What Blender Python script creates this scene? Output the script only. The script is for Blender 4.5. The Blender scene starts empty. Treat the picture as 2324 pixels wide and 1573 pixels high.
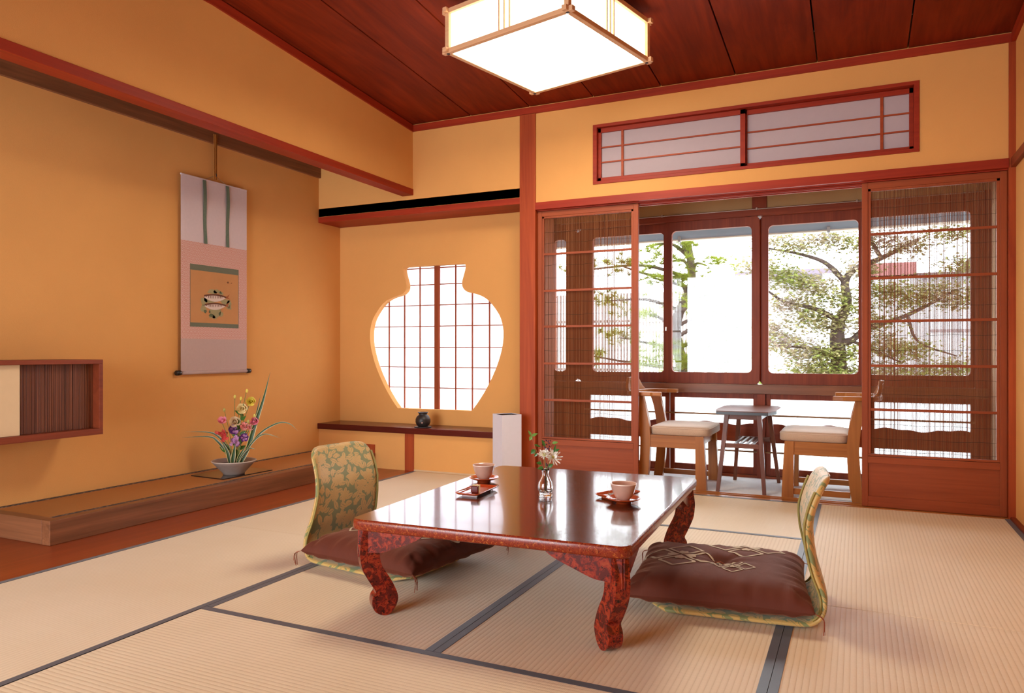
import bpy, math, random
import numpy as np
from mathutils import Vector, Matrix
random.seed(7); rng = np.random.default_rng(7)
PI = math.pi
scn = bpy.context.scene
COL = scn.collection

LAMP_STRENGTH = 12.0
SKY = (0.88, 0.94, 1.0, 1.0); SKY_STRENGTH = 6.6
EXPOSURE = 1.08
# ------------------------------------------------------------------ helpers: objects
def tag(o, label=None, cat=None, group=None, kind=None):
    if label: o['label'] = label
    if cat: o['category'] = cat
    if group: o['group'] = group
    if kind: o['kind'] = kind
    return o

def thing(name, label, cat, loc=(0, 0, 0), rz=0.0, group=None, kind=None):
    o = bpy.data.objects.new(name, None); COL.objects.link(o)
    o.empty_display_size = 0.05
    o.location = loc; o.rotation_euler = (0, 0, rz)
    return tag(o, label, cat, group, kind)

class MB:
    """collects vertices and faces of one mesh"""
    def __init__(s): s.v = []; s.f = []; s.m = []; s.sm = []
    def add(s, verts, faces, mi=0, smooth=False):
        b = len(s.v); s.v += [tuple(map(float, p)) for p in verts]
        for f in faces:
            s.f.append(tuple(b + i for i in f)); s.m.append(mi); s.sm.append(smooth)
        return s
    def box(s, x0, x1, y0, y1, z0, z1, mi=0):
        if x0 > x1: x0, x1 = x1, x0
        if y0 > y1: y0, y1 = y1, y0
        if z0 > z1: z0, z1 = z1, z0
        v = [(x0,y0,z0),(x1,y0,z0),(x1,y1,z0),(x0,y1,z0),(x0,y0,z1),(x1,y0,z1),(x1,y1,z1),(x0,y1,z1)]
        return s.add(v, [(0,3,2,1),(4,5,6,7),(0,1,5,4),(1,2,6,5),(2,3,7,6),(3,0,4,7)], mi)
    def prism(s, poly, fn, h0, h1, mi=0, smooth=False):
        """poly: list of (a,b); fn(a,b,h)->xyz"""
        n = len(poly)
        v = [fn(a, b, h0) for a, b in poly] + [fn(a, b, h1) for a, b in poly]
        f = [tuple(range(n-1, -1, -1)), tuple(range(n, 2*n))]
        s.add(v, f, mi, False)
        s.add(v, [(i, (i+1) % n, n+(i+1) % n, n+i) for i in range(n)], mi, smooth)
        return s
    def tube(s, pts, r, n=8, mi=0, cap=True, flat=1.0):
        pts = [Vector(p) for p in pts]
        rs = r if isinstance(r, (list, tuple)) else [r]*len(pts)
        up = Vector((0.13, 0.21, 0.97)); rings = []
        for i, p in enumerate(pts):
            a = pts[max(0, i-1)]; b = pts[min(len(pts)-1, i+1)]
            t = (b-a).normalized()
            x = t.cross(up)
            if x.length < 1e-4: x = t.cross(Vector((1, 0, 0)))
            x.normalize(); y = x.cross(t).normalized()
            rings.append([p + x*math.cos(2*PI*k/n)*rs[i] + y*math.sin(2*PI*k/n)*rs[i]*flat for k in range(n)])
        v = [q for R in rings for q in R]; f = []
        for i in range(len(pts)-1):
            for k in range(n):
                f.append((i*n+k, i*n+(k+1) % n, (i+1)*n+(k+1) % n, (i+1)*n+k))
        s.add(v, f, mi, True)
        if cap:
            s.add(rings[0], [tuple(range(n-1, -1, -1))], mi); s.add(rings[-1], [tuple(range(n))], mi)
        return s
    def lathe(s, prof, c=(0, 0, 0), n=32, mi=0, smooth=True, cap0=False, cap1=False):
        v = []; f = []
        for r, z in prof:
            for k in range(n):
                a = 2*PI*k/n; v.append((c[0]+r*math.cos(a), c[1]+r*math.sin(a), c[2]+z))
        for i in range(len(prof)-1):
            for k in range(n):
                f.append((i*n+k, i*n+(k+1) % n, (i+1)*n+(k+1) % n, (i+1)*n+k))
        s.add(v, f, mi, smooth)
        if cap0: s.add(v[:n], [tuple(range(n-1, -1, -1))], mi)
        if cap1: s.add(v[-n:], [tuple(range(n))], mi)
        return s
    def grid(s, fn, nu, nv, mi=0, smooth=True, flip=False):
        v = [fn(i/nu, j/nv) for j in range(nv+1) for i in range(nu+1)]
        f = []
        for j in range(nv):
            for i in range(nu):
                q = (j*(nu+1)+i, j*(nu+1)+i+1, (j+1)*(nu+1)+i+1, (j+1)*(nu+1)+i)
                f.append(q[::-1] if flip else q)
        return s.add(v, f, mi, smooth)

def obj(name, mb, mats, parent=None, bevel=0.0, world=False, seg=2, rec=False):
    me = bpy.data.meshes.new(name)
    v = mb.v
    if world and parent is not None:
        l = parent.location; v = [(p[0]-l.x, p[1]-l.y, p[2]-l.z) for p in v]
    me.from_pydata(v, [], mb.f)
    if not isinstance(mats, (list, tuple)): mats = [mats]
    for m in mats: me.materials.append(m)
    me.polygons.foreach_set('material_index', mb.m)
    me.polygons.foreach_set('use_smooth', mb.sm)
    me.update()
    o = bpy.data.objects.new(name, me); COL.objects.link(o)
    if parent is not None: o.parent = parent
    if bevel > 0:
        b = o.modifiers.new('edge', 'BEVEL'); b.width = bevel; b.segments = seg; b.limit_method = 'ANGLE'; b.angle_limit = 0.7
        b.harden_normals = False
    return o

def struct(name, mb, mats, label, cat, bevel=0.0):
    return tag(obj(name, mb, mats, None, bevel), label, cat, None, 'structure')

def box1(x0, x1, y0, y1, z0, z1): return MB().box(x0, x1, y0, y1, z0, z1)

def copy_tree(o, parent=None):
    c = o.copy(); COL.objects.link(c); c.parent = parent
    for ch in [q for q in bpy.data.objects if q.parent == o]: copy_tree(ch, c)
    return c

def smooth_path(pts, n=8):
    P = [Vector(p) for p in pts]; P = [2*P[0]-P[1]] + P + [2*P[-1]-P[-2]]; out = []
    for i in range(1, len(P)-2):
        for k in range(n):
            t = k/n
            out.append(0.5*((2*P[i]) + (P[i+1]-P[i-1])*t + (2*P[i-1]-5*P[i]+4*P[i+1]-P[i+2])*t*t + (3*P[i]-P[i-1]-3*P[i+1]+P[i+2])*t**3))
    out.append(P[-2]); return out

# ------------------------------------------------------------------ helpers: materials
def s2l(c):
    c /= 255.0
    return c/12.92 if c <= 0.04045 else ((c+0.055)/1.055)**2.4
def S(r, g, b): return (s2l(r), s2l(g), s2l(b), 1.0)
def mul(c, k): return (c[0]*k, c[1]*k, c[2]*k, 1.0)

class N:
    def __init__(s, name):
        s.mat = bpy.data.materials.new(name); s.mat.use_nodes = True
        s.t = s.mat.node_tree; s.t.nodes.clear()
        s.out = s.t.nodes.new('ShaderNodeOutputMaterial')
        s.co = None
    def n(s, typ, **kw):
        q = s.t.nodes.new(typ)
        for k, v in kw.items():
            if k.startswith('_'): setattr(q, k[1:], v)
            else:
                i = q.inputs[k.replace('__', ' ')] if not k[0] == 'i' or not k[1:].isdigit() else q.inputs[int(k[1:])]
                s.set(i, v)
        return q
    def set(s, i, v):
        if hasattr(v, 'is_linked') or isinstance(v, bpy.types.NodeSocket): s.t.links.new(v, i)
        else: i.default_value = v
    def coord(s, scale=(1, 1, 1), rot=(0, 0, 0), loc=(0, 0, 0), kind='Object'):
        if s.co is None: s.co = s.n('ShaderNodeTexCoord')
        m = s.n('ShaderNodeMapping')
        s.t.links.new(s.co.outputs[kind], m.inputs['Vector'])
        m.inputs['Scale'].default_value = scale; m.inputs['Rotation'].default_value = rot; m.inputs['Location'].default_value = loc
        return m.outputs[0]
    def noise(s, vec, scale=5, detail=4, rough=0.55, dist=0.0):
        q = s.n('ShaderNodeTexNoise', Scale=scale, Detail=detail, Roughness=rough, Distortion=dist)
        s.t.links.new(vec, q.inputs['Vector']); return q.outputs['Fac']
    def ramp(s, fac, stops, interp='LINEAR'):
        q = s.n('ShaderNodeValToRGB'); q.color_ramp.interpolation = interp
        e = q.color_ramp.elements
        while len(e) < len(stops): e.new(0.5)
        for k, (p, c) in enumerate(stops): e[k].position = p; e[k].color = c
        s.t.links.new(fac, q.inputs[0]); return q.outputs[0]
    def m(s, op, a, b=None, c=None, clamp=False):
        q = s.n('ShaderNodeMath'); q.operation = op; q.use_clamp = clamp
        s.set(q.inputs[0], a)
        if b is not None: s.set(q.inputs[1], b)
        if c is not None: s.set(q.inputs[2], c)
        return q.outputs[0]
    def mix(s, fac, a, b, blend='MIX'):
        q = s.n('ShaderNodeMix'); q.data_type = 'RGBA'; q.blend_type = blend
        s.set(q.inputs[0], fac); s.set(q.inputs[6], a); s.set(q.inputs[7], b); return q.outputs[2]
    def bump(s, h, strength=0.3, dist=0.01):
        q = s.n('ShaderNodeBump', Strength=strength, Distance=dist)
        s.t.links.new(h, q.inputs['Height']); return q.outputs[0]
    def sep(s, v):
        q = s.n('ShaderNodeSeparateXYZ'); s.t.links.new(v, q.inputs[0]); return q.outputs
    def pbr(s, color, rough=0.5, normal=None, **kw):
        q = s.n('ShaderNodeBsdfPrincipled')
        s.set(q.inputs['Base Color'], color); s.set(q.inputs['Roughness'], rough)
        if normal is not None: s.set(q.inputs['Normal'], normal)
        for k, v in kw.items(): s.set(q.inputs[k.replace('_', ' ')], v)
        return q.outputs[0]
    def end(s, sh): s.t.links.new(sh, s.out.inputs[0]); return s.mat

MC = {}
def plain(name, col, rough=0.5, var=0.0, vs=8.0, **kw):
    if name in MC: return MC[name]
    n = N(name); c = col; nm = None
    v = n.coord(); f = n.noise(v, vs, 4)
    if var > 0:
        c = n.mix(f, mul(col, 1-var), mul(col, 1+var))
    MC[name] = n.end(n.pbr(c, rough, nm, **kw)); return MC[name]

def wood(key, dark, light, axis='x', rough=0.5, fine=1.0, coat=0.04, spec=0.22):
    nm = 'wood_%s_%s' % (key, axis)
    if nm in MC: return MC[nm]
    n = N(nm); i = 'xyz'.index(axis)
    sc = [9.0*fine]*3; sc[i] = 0.55
    v = n.coord(tuple(sc))
    f1 = n.noise(v, 1.6, 5, 0.6, 1.2)
    sc2 = [90.0*fine]*3; sc2[i] = 1.6
    f2 = n.noise(n.coord(tuple(sc2)), 1.0, 3)
    f = n.m('ADD', n.m('MULTIPLY', f1, 0.7), n.m('MULTIPLY', f2, 0.3))
    c = n.ramp(f, [(0.30, dark), (0.52, tuple((a+b)/2 for a, b in zip(dark, light))), (0.72, light)])
    MC[nm] = n.end(n.pbr(c, rough, n.bump(f, 0.08, 0.004), Coat_Weight=coat, Coat_Roughness=0.3, Specular_IOR_Level=spec))
    return MC[nm]

WR_D, WR_L = (0.24, 0.030, 0.007, 1), (0.44, 0.082, 0.018, 1)      # red-stained structural timber
WD_D, WD_L = (0.15, 0.024, 0.008, 1), (0.27, 0.052, 0.016, 1)     # darker window timber
def W(axis): return wood('red_timber', WR_D, WR_L, axis)
def WX(axis): return wood('crimson_timber', (0.23, 0.017, 0.005, 1), (0.38, 0.036, 0.009, 1), axis)
def WD(axis): return wood('dark_red_timber', WD_D, WD_L, axis)
def WF(axis): return wood('brown_door_timber', (0.22, 0.042, 0.012, 1), (0.36, 0.078, 0.022, 1), axis)
def WC(axis): return wood('honey_chair_wood', (0.25, 0.085, 0.018, 1), (0.47, 0.175, 0.04, 1), axis, 0.35)
def WS(axis): return wood('dark_stool_wood', (0.10, 0.030, 0.016, 1), (0.22, 0.075, 0.04, 1), axis, 0.3)
def WK(axis): return wood('walnut_sill', (0.12, 0.045, 0.02, 1), (0.30, 0.115, 0.05, 1), axis, 0.35)
def WB(axis): return wood('alcove_board', (0.20, 0.034, 0.008, 1), (0.36, 0.070, 0.016, 1), axis, 0.3, 1.0, 0.1, 0.25)

def plaster(name, col):
    n = N(name); v = n.coord()
    f = n.noise(v, 2.2, 5, 0.6); g = n.noise(v, 260, 3, 0.6)
    c = n.mix(f, mul(col, 0.90), mul(col, 1.08))
    c = n.mix(n.m('MULTIPLY', g, 0.35), c, mul(col, 0.82))
    return n.end(n.pbr(c, 0.92, n.bump(g, 0.25, 0.002), Specular_IOR_Level=0.15))
PLASTER = plaster('ochre_sand_plaster', (0.72, 0.36, 0.115, 1))
PLASTER_G = plaster('veranda_plaster', (0.44, 0.30, 0.15, 1))
PLASTER_W = plaster('pale_veranda_plaster', (0.72, 0.55, 0.36, 1))

def ceiling_mat():
    n = N('stained_ceiling_boards'); v = n.coord((5.0, 0.5, 5.0))
    f1 = n.noise(v, 1.3, 5, 0.6, 1.6); f2 = n.noise(n.coord((60, 1.2, 60)), 1.0, 3)
    f = n.m('ADD', n.m('MULTIPLY', f1, 0.75), n.m('MULTIPLY', f2, 0.25))
    c = n.ramp(f, [(0.32, (0.115, 0.011, 0.003, 1)), (0.5, (0.18, 0.019, 0.004, 1)), (0.7, (0.25, 0.029, 0.006, 1))])
    return n.end(n.pbr(c, 0.55, n.bump(f, 0.06, 0.004), Specular_IOR_Level=0.12))

def tatami(axis):
    n = N('woven_rush_tatami_' + axis); v = n.coord()
    x, y, z = n.sep(v)[0:3]
    a, b = (y, x) if axis == 'x' else (x, y)          # ribs run along `axis`
    rib = n.m('SINE', n.m('MULTIPLY', a, 2*PI/0.0155))
    rib = n.m('POWER', n.m('ABSOLUTE', n.m('SINE', n.m('MULTIPLY', a, PI/0.0155))), 0.45)
    thr = n.m('SINE', n.m('MULTIPLY', b, 2*PI/0.0042))
    sc = (220, 3, 1) if axis == 'x' else (3, 220, 1)
    f = n.noise(n.coord(sc), 1.0, 3); g = n.noise(v, 1.7, 4)
    c = n.mix(f, (0.70, 0.58, 0.40, 1), (0.84, 0.73, 0.55, 1))
    c = n.mix(g, (0.66, 0.51, 0.30, 1), c)
    c = n.mix(n.m('MULTIPLY', n.m('SUBTRACT', 1.0, rib), 0.35), c, (0.42, 0.27, 0.09, 1))
    h = n.m('ADD', rib, n.m('MULTIPLY', thr, 0.10))
    return n.end(n.pbr(c, 0.55, n.bump(h, 0.45, 0.0016), Specular_IOR_Level=0.35, Sheen_Weight=0.15))
TAT = {'x': tatami('x'), 'y': tatami('y')}
HERI = plain('navy_cloth_border', (0.012, 0.010, 0.022, 1), 0.45, 0.3, 60, Sheen_Weight=0.2)

def paper(name, col, tr=0.6):
    n = N(name); v = n.coord(); f = n.noise(v, 30, 5, 0.65)
    c = n.mix(f, mul(col, 0.93), col)
    d = n.n('ShaderNodeBsdfDiffuse'); n.set(d.inputs[0], c)
    t = n.n('ShaderNodeBsdfTranslucent'); n.set(t.inputs[0], c)
    q = n.n('ShaderNodeMixShader'); q.inputs[0].default_value = tr
    n.t.links.new(d.outputs[0], q.inputs[1]); n.t.links.new(t.outputs[0], q.inputs[2])
    return n.end(q.outputs[0])
PAPER = paper('shoji_paper', (0.93, 0.92, 0.95, 1), 0.80)
PAPER_LAMP = paper('lamp_box_paper', (0.78, 0.76, 0.84, 1), 0.12)
PAPER_T = paper('transom_paper', (0.68, 0.58, 0.60, 1), 0.45)

def thin_glass(name, tint=(1, 1, 1, 1), refl=0.05):
    n = N(name)
    t = n.n('ShaderNodeBsdfTransparent'); n.set(t.inputs[0], tint)
    g = n.n('ShaderNodeBsdfGlossy'); n.set(g.inputs['Roughness'], 0.02)
    q = n.n('ShaderNodeMixShader'); q.inputs[0].default_value = refl
    n.t.links.new(t.outputs[0], q.inputs[1]); n.t.links.new(g.outputs[0], q.inputs[2])
    return n.end(q.outputs[0])
GLASS = thin_glass('window_glass')
def frosted(name):
    n = N(name)
    t = n.n('ShaderNodeBsdfTranslucent'); n.set(t.inputs[0], (0.93, 0.97, 0.98, 1))
    g = n.n('ShaderNodeBsdfDiffuse'); n.set(g.inputs[0], (0.8, 0.83, 0.84, 1))
    q = n.n('ShaderNodeMixShader'); q.inputs[0].default_value = 0.15
    n.t.links.new(t.outputs[0], q.inputs[1]); n.t.links.new(g.outputs[0], q.inputs[2])
    return n.end(q.outputs[0])
FROST = frosted('frosted_glass')
def clear_glass():
    n = N('clear_vase_glass')
    g = n.n('ShaderNodeBsdfGlass'); n.set(g.inputs['Roughness'], 0.0); n.set(g.inputs['IOR'], 1.45)
    return n.end(g.outputs[0])

def emit(name, col, st):
    n = N(name); e = n.n('ShaderNodeEmission'); n.set(e.inputs[0], col); n.set(e.inputs[1], st)
    return n.end(e.outputs[0])

def reed_mat():
    n = N('split_reed'); v = n.coord((420, 1, 1.5))
    f = n.noise(v, 1.0, 2); g = n.noise(n.coord((300, 40, 60)), 1.0, 3)
    c = n.ramp(f, [(0.25, (0.075, 0.020, 0.006, 1)), (0.5, (0.21, 0.066, 0.019, 1)), (0.75, (0.36, 0.14, 0.045, 1))])
    c = n.mix(n.m('MULTIPLY', g, 0.4), c, (0.12, 0.05, 0.03, 1))
    return n.end(n.pbr(c, 0.55))
REED = reed_mat()
def reed_y_mat():
    n = N('dark_reed_panel'); v = n.coord((1, 260, 1.5))
    f = n.noise(v, 1.0, 2)
    c = n.ramp(f, [(0.28, (0.05, 0.012, 0.005, 1)), (0.5, (0.14, 0.035, 0.012, 1)), (0.75, (0.26, 0.085, 0.03, 1))])
    return n.end(n.pbr(c, 0.6))
THREAD = plain('binding_thread', (0.06, 0.025, 0.012, 1), 0.8)

def lacquer(name, base, fleck, fleck2, scale, rough, lo=0.55, coat=0.6, spec=0.6):
    n = N(name); v = n.coord()
    f = n.noise(v, scale, 6, 0.75, 0.8); g = n.noise(v, scale*1.9, 4, 0.7)
    c = n.ramp(f, [(0.40, base), (lo, base), (lo+0.06, fleck), (0.74, fleck2)])
    c = n.mix(n.m('GREATER_THAN', g, 0.60), c, mul(base, 0.35))
    return n.end(n.pbr(c, rough, n.bump(g, 0.03, 0.002), Coat_Weight=coat, Coat_Roughness=0.06, Specular_IOR_Level=spec))
LAQ_TOP = lacquer('speckled_brown_lacquer', (0.050, 0.017, 0.010, 1), (0.13, 0.032, 0.014, 1), (0.22, 0.075, 0.028, 1), 95, 0.16, 0.52)
LAQ_EDGE = lacquer('gold_flecked_red_lacquer', (0.20, 0.022, 0.008, 1), (0.34, 0.075, 0.014, 1), (0.50, 0.23, 0.05, 1), 110, 0.25, 0.53, 0.25, 0.3)
LAQ_LEG = lacquer('carved_red_lacquer', (0.085, 0.007, 0.004, 1), (0.25, 0.018, 0.006, 1), (0.34, 0.06, 0.014, 1), 42, 0.25, 0.47, 0.22, 0.25)

def brocade():
    n = N('green_gold_brocade'); v0 = n.coord()
    dv = n.n('ShaderNodeTexNoise', Scale=16.0, Detail=2.0); n.t.links.new(v0, dv.inputs['Vector'])
    mv = n.n('ShaderNodeVectorMath'); mv.operation = 'MULTIPLY_ADD'
    n.t.links.new(dv.outputs['Color'], mv.inputs[0]); mv.inputs[1].default_value = (0.012, 0.012, 0.012); n.t.links.new(v0, mv.inputs[2])
    # project on the cloth: along the back (y) and up (x+z run)
    sx = n.sep(mv.outputs[0])
    run = n.m('ADD', n.m('MULTIPLY', sx[2], 1.0), n.m('MULTIPLY', sx[0], 0.85))
    cb = n.n('ShaderNodeCombineXYZ'); n.t.links.new(sx[1], cb.inputs[0]); n.t.links.new(run, cb.inputs[1])
    def cells(scale, off):
        w = n.n('ShaderNodeTexVoronoi'); w.voronoi_dimensions = '2D'; w.inputs['Scale'].default_value = scale; w.inputs['Randomness'].default_value = 0.75
        a = n.n('ShaderNodeVectorMath'); a.operation = 'ADD'; n.t.links.new(cb.outputs[0], a.inputs[0]); a.inputs[1].default_value = (off, off*0.7, 0)
        n.t.links.new(a.outputs[0], w.inputs['Vector'])
        d = n.n('ShaderNodeVectorMath'); d.operation = 'SUBTRACT'
        n.t.links.new(a.outputs[0], d.inputs[0]); n.t.links.new(w.outputs['Position'], d.inputs[1])
        p = n.sep(d.outputs[0]); rc = n.sep(w.outputs['Color'])
        return p[0], p[1], rc[0], w.outputs['Distance']
    x, y, r, dist = cells(13.0, 0.0)
    ang = n.m('ADD', n.m('ARCTAN2', y, x), n.m('MULTIPLY', r, 6.28))
    rad = n.m('SQRT', n.m('ADD', n.m('MULTIPLY', x, x), n.m('MULTIPLY', y, y)))
    pet = n.m('ADD', 0.019, n.m('MULTIPLY', n.m('ABSOLUTE', n.m('COSINE', n.m('MULTIPLY', ang, 3.0))), 0.010))
    flower = n.m('LESS_THAN', rad, pet)
    vein = n.m('GREATER_THAN', n.m('COSINE', n.m('MULTIPLY', ang, 12.0)), 0.75)
    def leaves(scale, off, la, lb):
        x2, y2, r2, _ = cells(scale, off)
        th = n.m('MULTIPLY', r2, 6.28); ct = n.m('COSINE', th); st = n.m('SINE', th)
        u = n.m('ADD', n.m('MULTIPLY', x2, ct), n.m('MULTIPLY', y2, st))
        w = n.m('SUBTRACT', n.m('MULTIPLY', y2, ct), n.m('MULTIPLY', x2, st))
        e = n.m('ADD', n.m('POWER', n.m('DIVIDE', n.m('ABSOLUTE', u), la), 2.0), n.m('POWER', n.m('DIVIDE', n.m('ABSOLUTE', w), lb), 1.3))
        rib = n.m('LESS_THAN', n.m('ABSOLUTE', w), 0.0009)
        return n.m('SUBTRACT', n.m('LESS_THAN', e, 1.0), rib, clamp=True)
    lf = n.m('MAXIMUM', leaves(25.0, 3.3, 0.021, 0.010), leaves(27.0, 7.9, 0.017, 0.008))
    msk = n.m('MAXIMUM', n.m('SUBTRACT', flower, n.m('MULTIPLY', vein, 0.35)), lf, clamp=True)
    f = n.noise(v0, 9, 3)
    green = n.mix(f, (0.155, 0.185, 0.060, 1), (0.24, 0.25, 0.085, 1))
    gold = n.mix(f, (0.50, 0.27, 0.055, 1), (0.60, 0.42, 0.14, 1))
    c = n.mix(msk, green, gold)
    return n.end(n.pbr(c, n.m('SUBTRACT', 0.55, n.m('MULTIPLY', msk, 0.15)), n.bump(msk, 0.25, 0.0015), Sheen_Weight=0.35))

def velvet():
    n = N('brown_velvet'); v = n.coord(); f = n.noise(v, 6, 4)
    g = n.noise(n.coord((18, 5, 5)), 1.0, 3, 0.5, 0.6)
    c = n.mix(f, (0.080, 0.018, 0.009, 1), (0.130, 0.032, 0.017, 1))
    return n.end(n.pbr(c, 0.75, n.bump(g, 0.35, 0.012), Sheen_Weight=0.22, Sheen_Roughness=0.4, Sheen_Tint=(0.9, 0.42, 0.25, 1), Specular_IOR_Level=0.2))
VELVET = velvet()
CREST = plain('cream_dyed_crest', (0.56, 0.45, 0.31, 1), 0.8, 0.08, 40)
BROCADE = brocade()

# ------------------------------------------------------------------ camera
cam = bpy.data.objects.new('camera', bpy.data.cameras.new('camera')); COL.objects.link(cam)
cam.location = (0, 0, 0.838); cam.rotation_euler = (PI/2, 0, math.radians(25.12))
cam.data.sensor_width = 36; cam.data.lens = 1670.0/2324*36
cam.data.shift_y = 13.5/2324; cam.data.clip_start = 0.02; cam.data.clip_end = 200
scn.camera = cam

# ------------------------------------------------------------------ setting constants
YB, YW, YG = 4.412, 4.666, 5.15          # room back wall, vase window wall, glazing
XT, XH, XR = -3.68, -2.843, 0.72         # alcove wall, hanging wall, right wall
YF = -1.6                                # rear end of the room

# ------------------------------------------------------------------ floor
mb = MB().box(XT-0.1, XR+0.1, YF, 4.52, -0.12, -0.058)
struct('floor', mb, WK('y'), 'timber sub-floor beneath the straw mats', 'floor')
mb = MB().box(XT, -2.8345, YF, YB, -0.057, 0.0)
struct('floor_alcove', mb, WB('y'), 'polished reddish floor board between the straw mats and raised alcove platform', 'floor')
mb = MB().box(-2.1, XR, 4.521, YG+0.06, -0.12, 0.0)
CARPET = plain('pale_grey_carpet', (0.68, 0.67, 0.69, 1), 0.95, 0.10, 90)
struct('floor_veranda', mb, CARPET, 'pale grey carpeted veranda floor under the two armchairs', 'floor')
mb = MB()
mb.box(-1.90, 0.70, 4.400, 4.431, -0.057, 0.002).box(-1.90, 0.70, 4.464, 4.472, -0.057, 0.004).box(-1.90, 0.70, 4.505, 4.5205, -0.057, 0.004)
mb.box(-1.90, 0.70, 4.431, 4.505, -0.057, -0.004)
struct('trim_1', mb, WC('x'), 'grooved wooden door threshold between mats and veranda', 'threshold', 0.001)

def mat_thing(x0, x1, y0, y1, ax, label, edges=(1, 1)):
    cx, cy = (x0+x1)/2, (y0+y1)/2
    t = thing('tatami_mat', label, 'tatami mat', (cx, cy, -0.057), 0, 'straw mats covering the room floor')
    hx, hy = (x1-x0)/2-0.0008, (y1-y0)/2-0.0008
    bw = 0.024
    if ax == 'y':
        obj('rush_cover', box1(-hx, hx, -hy, hy, 0, 0.057), TAT['y'], t, 0.0015)
        for k, s in enumerate((-1, 1)):
            if edges[k]: obj('cloth_border', box1(s*hx, s*(hx-bw), -hy, hy, 0.052, 0.0583), HERI, t)
    else:
        obj('rush_cover', box1(-hx, hx, -hy, hy, 0, 0.057), TAT['x'], t, 0.0015)
        for k, s in enumerate((-1, 1)):
            if edges[k]: obj('cloth_border', box1(-hx, hx, s*hy, s*(hy-bw), 0.052, 0.0583), HERI, t)
    return t
mat_thing(-2.8335, -1.944, 2.65, 4.40, 'y', 'straw mat beside the alcove floor board reaching the wall below the shelf')
mat_thing(-2.8335, -1.944, 0.89, 2.65, 'y', 'straw mat beside the alcove floor board at the near end')
mat_thing(-1.944, -1.0752, 1.77, 3.53, 'y', 'straw mat under the table and left floor chair')
mat_thing(-1.0752, -0.2007, 1.77, 3.53, 'y', 'straw mat under the table and right floor chair')
mat_thing(-0.2007, 0.696, 2.65, 4.40, 'y', 'straw mat in front of the right sliding door by plain wall')
mat_thing(-0.2007, 0.696, 0.89, 2.65, 'y', 'straw mat nearest the camera along the right wall')
mat_thing(-1.944, -0.2007, 3.53, 4.40, 'x', 'straw mat lying crosswise along the veranda threshold')
mat_thing(-1.944, -0.2007, 0.89, 1.77, 'x', 'straw mat lying crosswise in front of the table')

# ------------------------------------------------------------------ walls and ceiling
def zc(y): return 2.447 + 0.0755*(YB-max(y, 2.62))
# back wall (upper part with transom opening, lower part beneath the shelf)
TX0, TX1, TZ0, TZ1 = -1.482, 0.276, 1.908, 2.252
mb = MB()
mb.box(XT-0.1, -1.95, YB, YB+0.11, 1.858, 2.62)
mb.box(-1.95, TX0, YB, YB+0.11, 1.79, 2.62).box(TX1, XR+0.1, YB, YB+0.11, 1.79, 2.62)
mb.box(TX0, TX1, YB, YB+0.11, 1.79, TZ0).box(TX0, TX1, YB, YB+0.11, TZ1, 2.62)
struct('wall_back', mb, PLASTER, 'ochre plaster wall above the sliding doors and shelf niche', 'wall')
struct('wall_back_lower', MB().box(XT-0.1, -1.95, YB, YB+0.10, -0.05, 0.262), PLASTER, 'low ochre plaster wall beneath the long shelf', 'wall')
# vase-shaped window wall
half = [(0.315, 0.417), (0.362, 0.473), (0.43, 0.571), (0.49, 0.679), (0.532, 0.775), (0.560, 0.87), (0.570, 0.94), (0.568, 1.011), (0.548, 1.083), (0.515, 1.137), (0.467, 1.194), (0.418, 1.231), (0.362, 1.2545), (0.31, 1.2665), (0.277, 1.277), (0.251, 1.298), (0.2385, 1.326), (0.240, 1.356), (0.255, 1.404), (0.2655, 1.44), (0.268, 1.464), (0.262, 1.476), (0.250, 1.481)]
hp = smooth_path([(a, 0, b) for a, b in half], 4)
XC = -2.825
lv = [(p.x, p.z) for p in hp]
mb = MB(); X0, X1 = XT-0.02, -1.95; y0, y1 = YW, YW+0.055
mb.add([(X0, y0, 0.25), (X1, y0, 0.25), (X1, y0, lv[0][1]), (X0, y0, lv[0][1])], [(0, 1, 2, 3)])
mb.add([(X0, y1, 0.25), (X1, y1, 0.25), (X1, y1, lv[0][1]), (X0, y1, lv[0][1])], [(3, 2, 1, 0)])
mb.add([(X0, y0, lv[-1][1]), (X1, y0, lv[-1][1]), (X1, y0, 1.86), (X0, y0, 1.86)], [(0, 1, 2, 3)])
mb.add([(X0, y1, lv[-1][1]), (X1, y1, lv[-1][1]), (X1, y1, 1.86), (X0, y1, 1.86)], [(3, 2, 1, 0)])
for (a, za), (b, zb) in zip(lv[:-1], lv[1:]):
    for yy, fl in ((y0, 0), (y1, 1)):
        f = (0, 1, 2, 3) if not fl else (3, 2, 1, 0)
        mb.add([(X0, yy, za), (XC-a, yy, za), (XC-b, yy, zb), (X0, yy, zb)], [f])
        mb.add([(XC+a, yy, za), (X1, yy, za), (X1, yy, zb), (XC+b, yy, zb)], [f])
    mb.add([(XC-a, y0, za), (XC-a, y1, za), (XC-b, y1, zb), (XC-b, y0, zb)], [(0, 1, 2, 3)], 0, True)
    mb.add([(XC+a, y0, za), (XC+a, y1, za), (XC+b, y1, zb), (XC+b, y0, zb)], [(3, 2, 1, 0)], 0, True)
for (a, z), f in ((lv[0], (0, 1, 2, 3)), (lv[-1], (3, 2, 1, 0))):
    mb.add([(XC-a, y0, z), (XC+a, y0, z), (XC+a, y1, z), (XC-a, y1, z)], [f])
struct('wall_niche', mb, PLASTER, 'ochre plaster niche wall pierced by a vase-shaped opening', 'wall')
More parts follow.
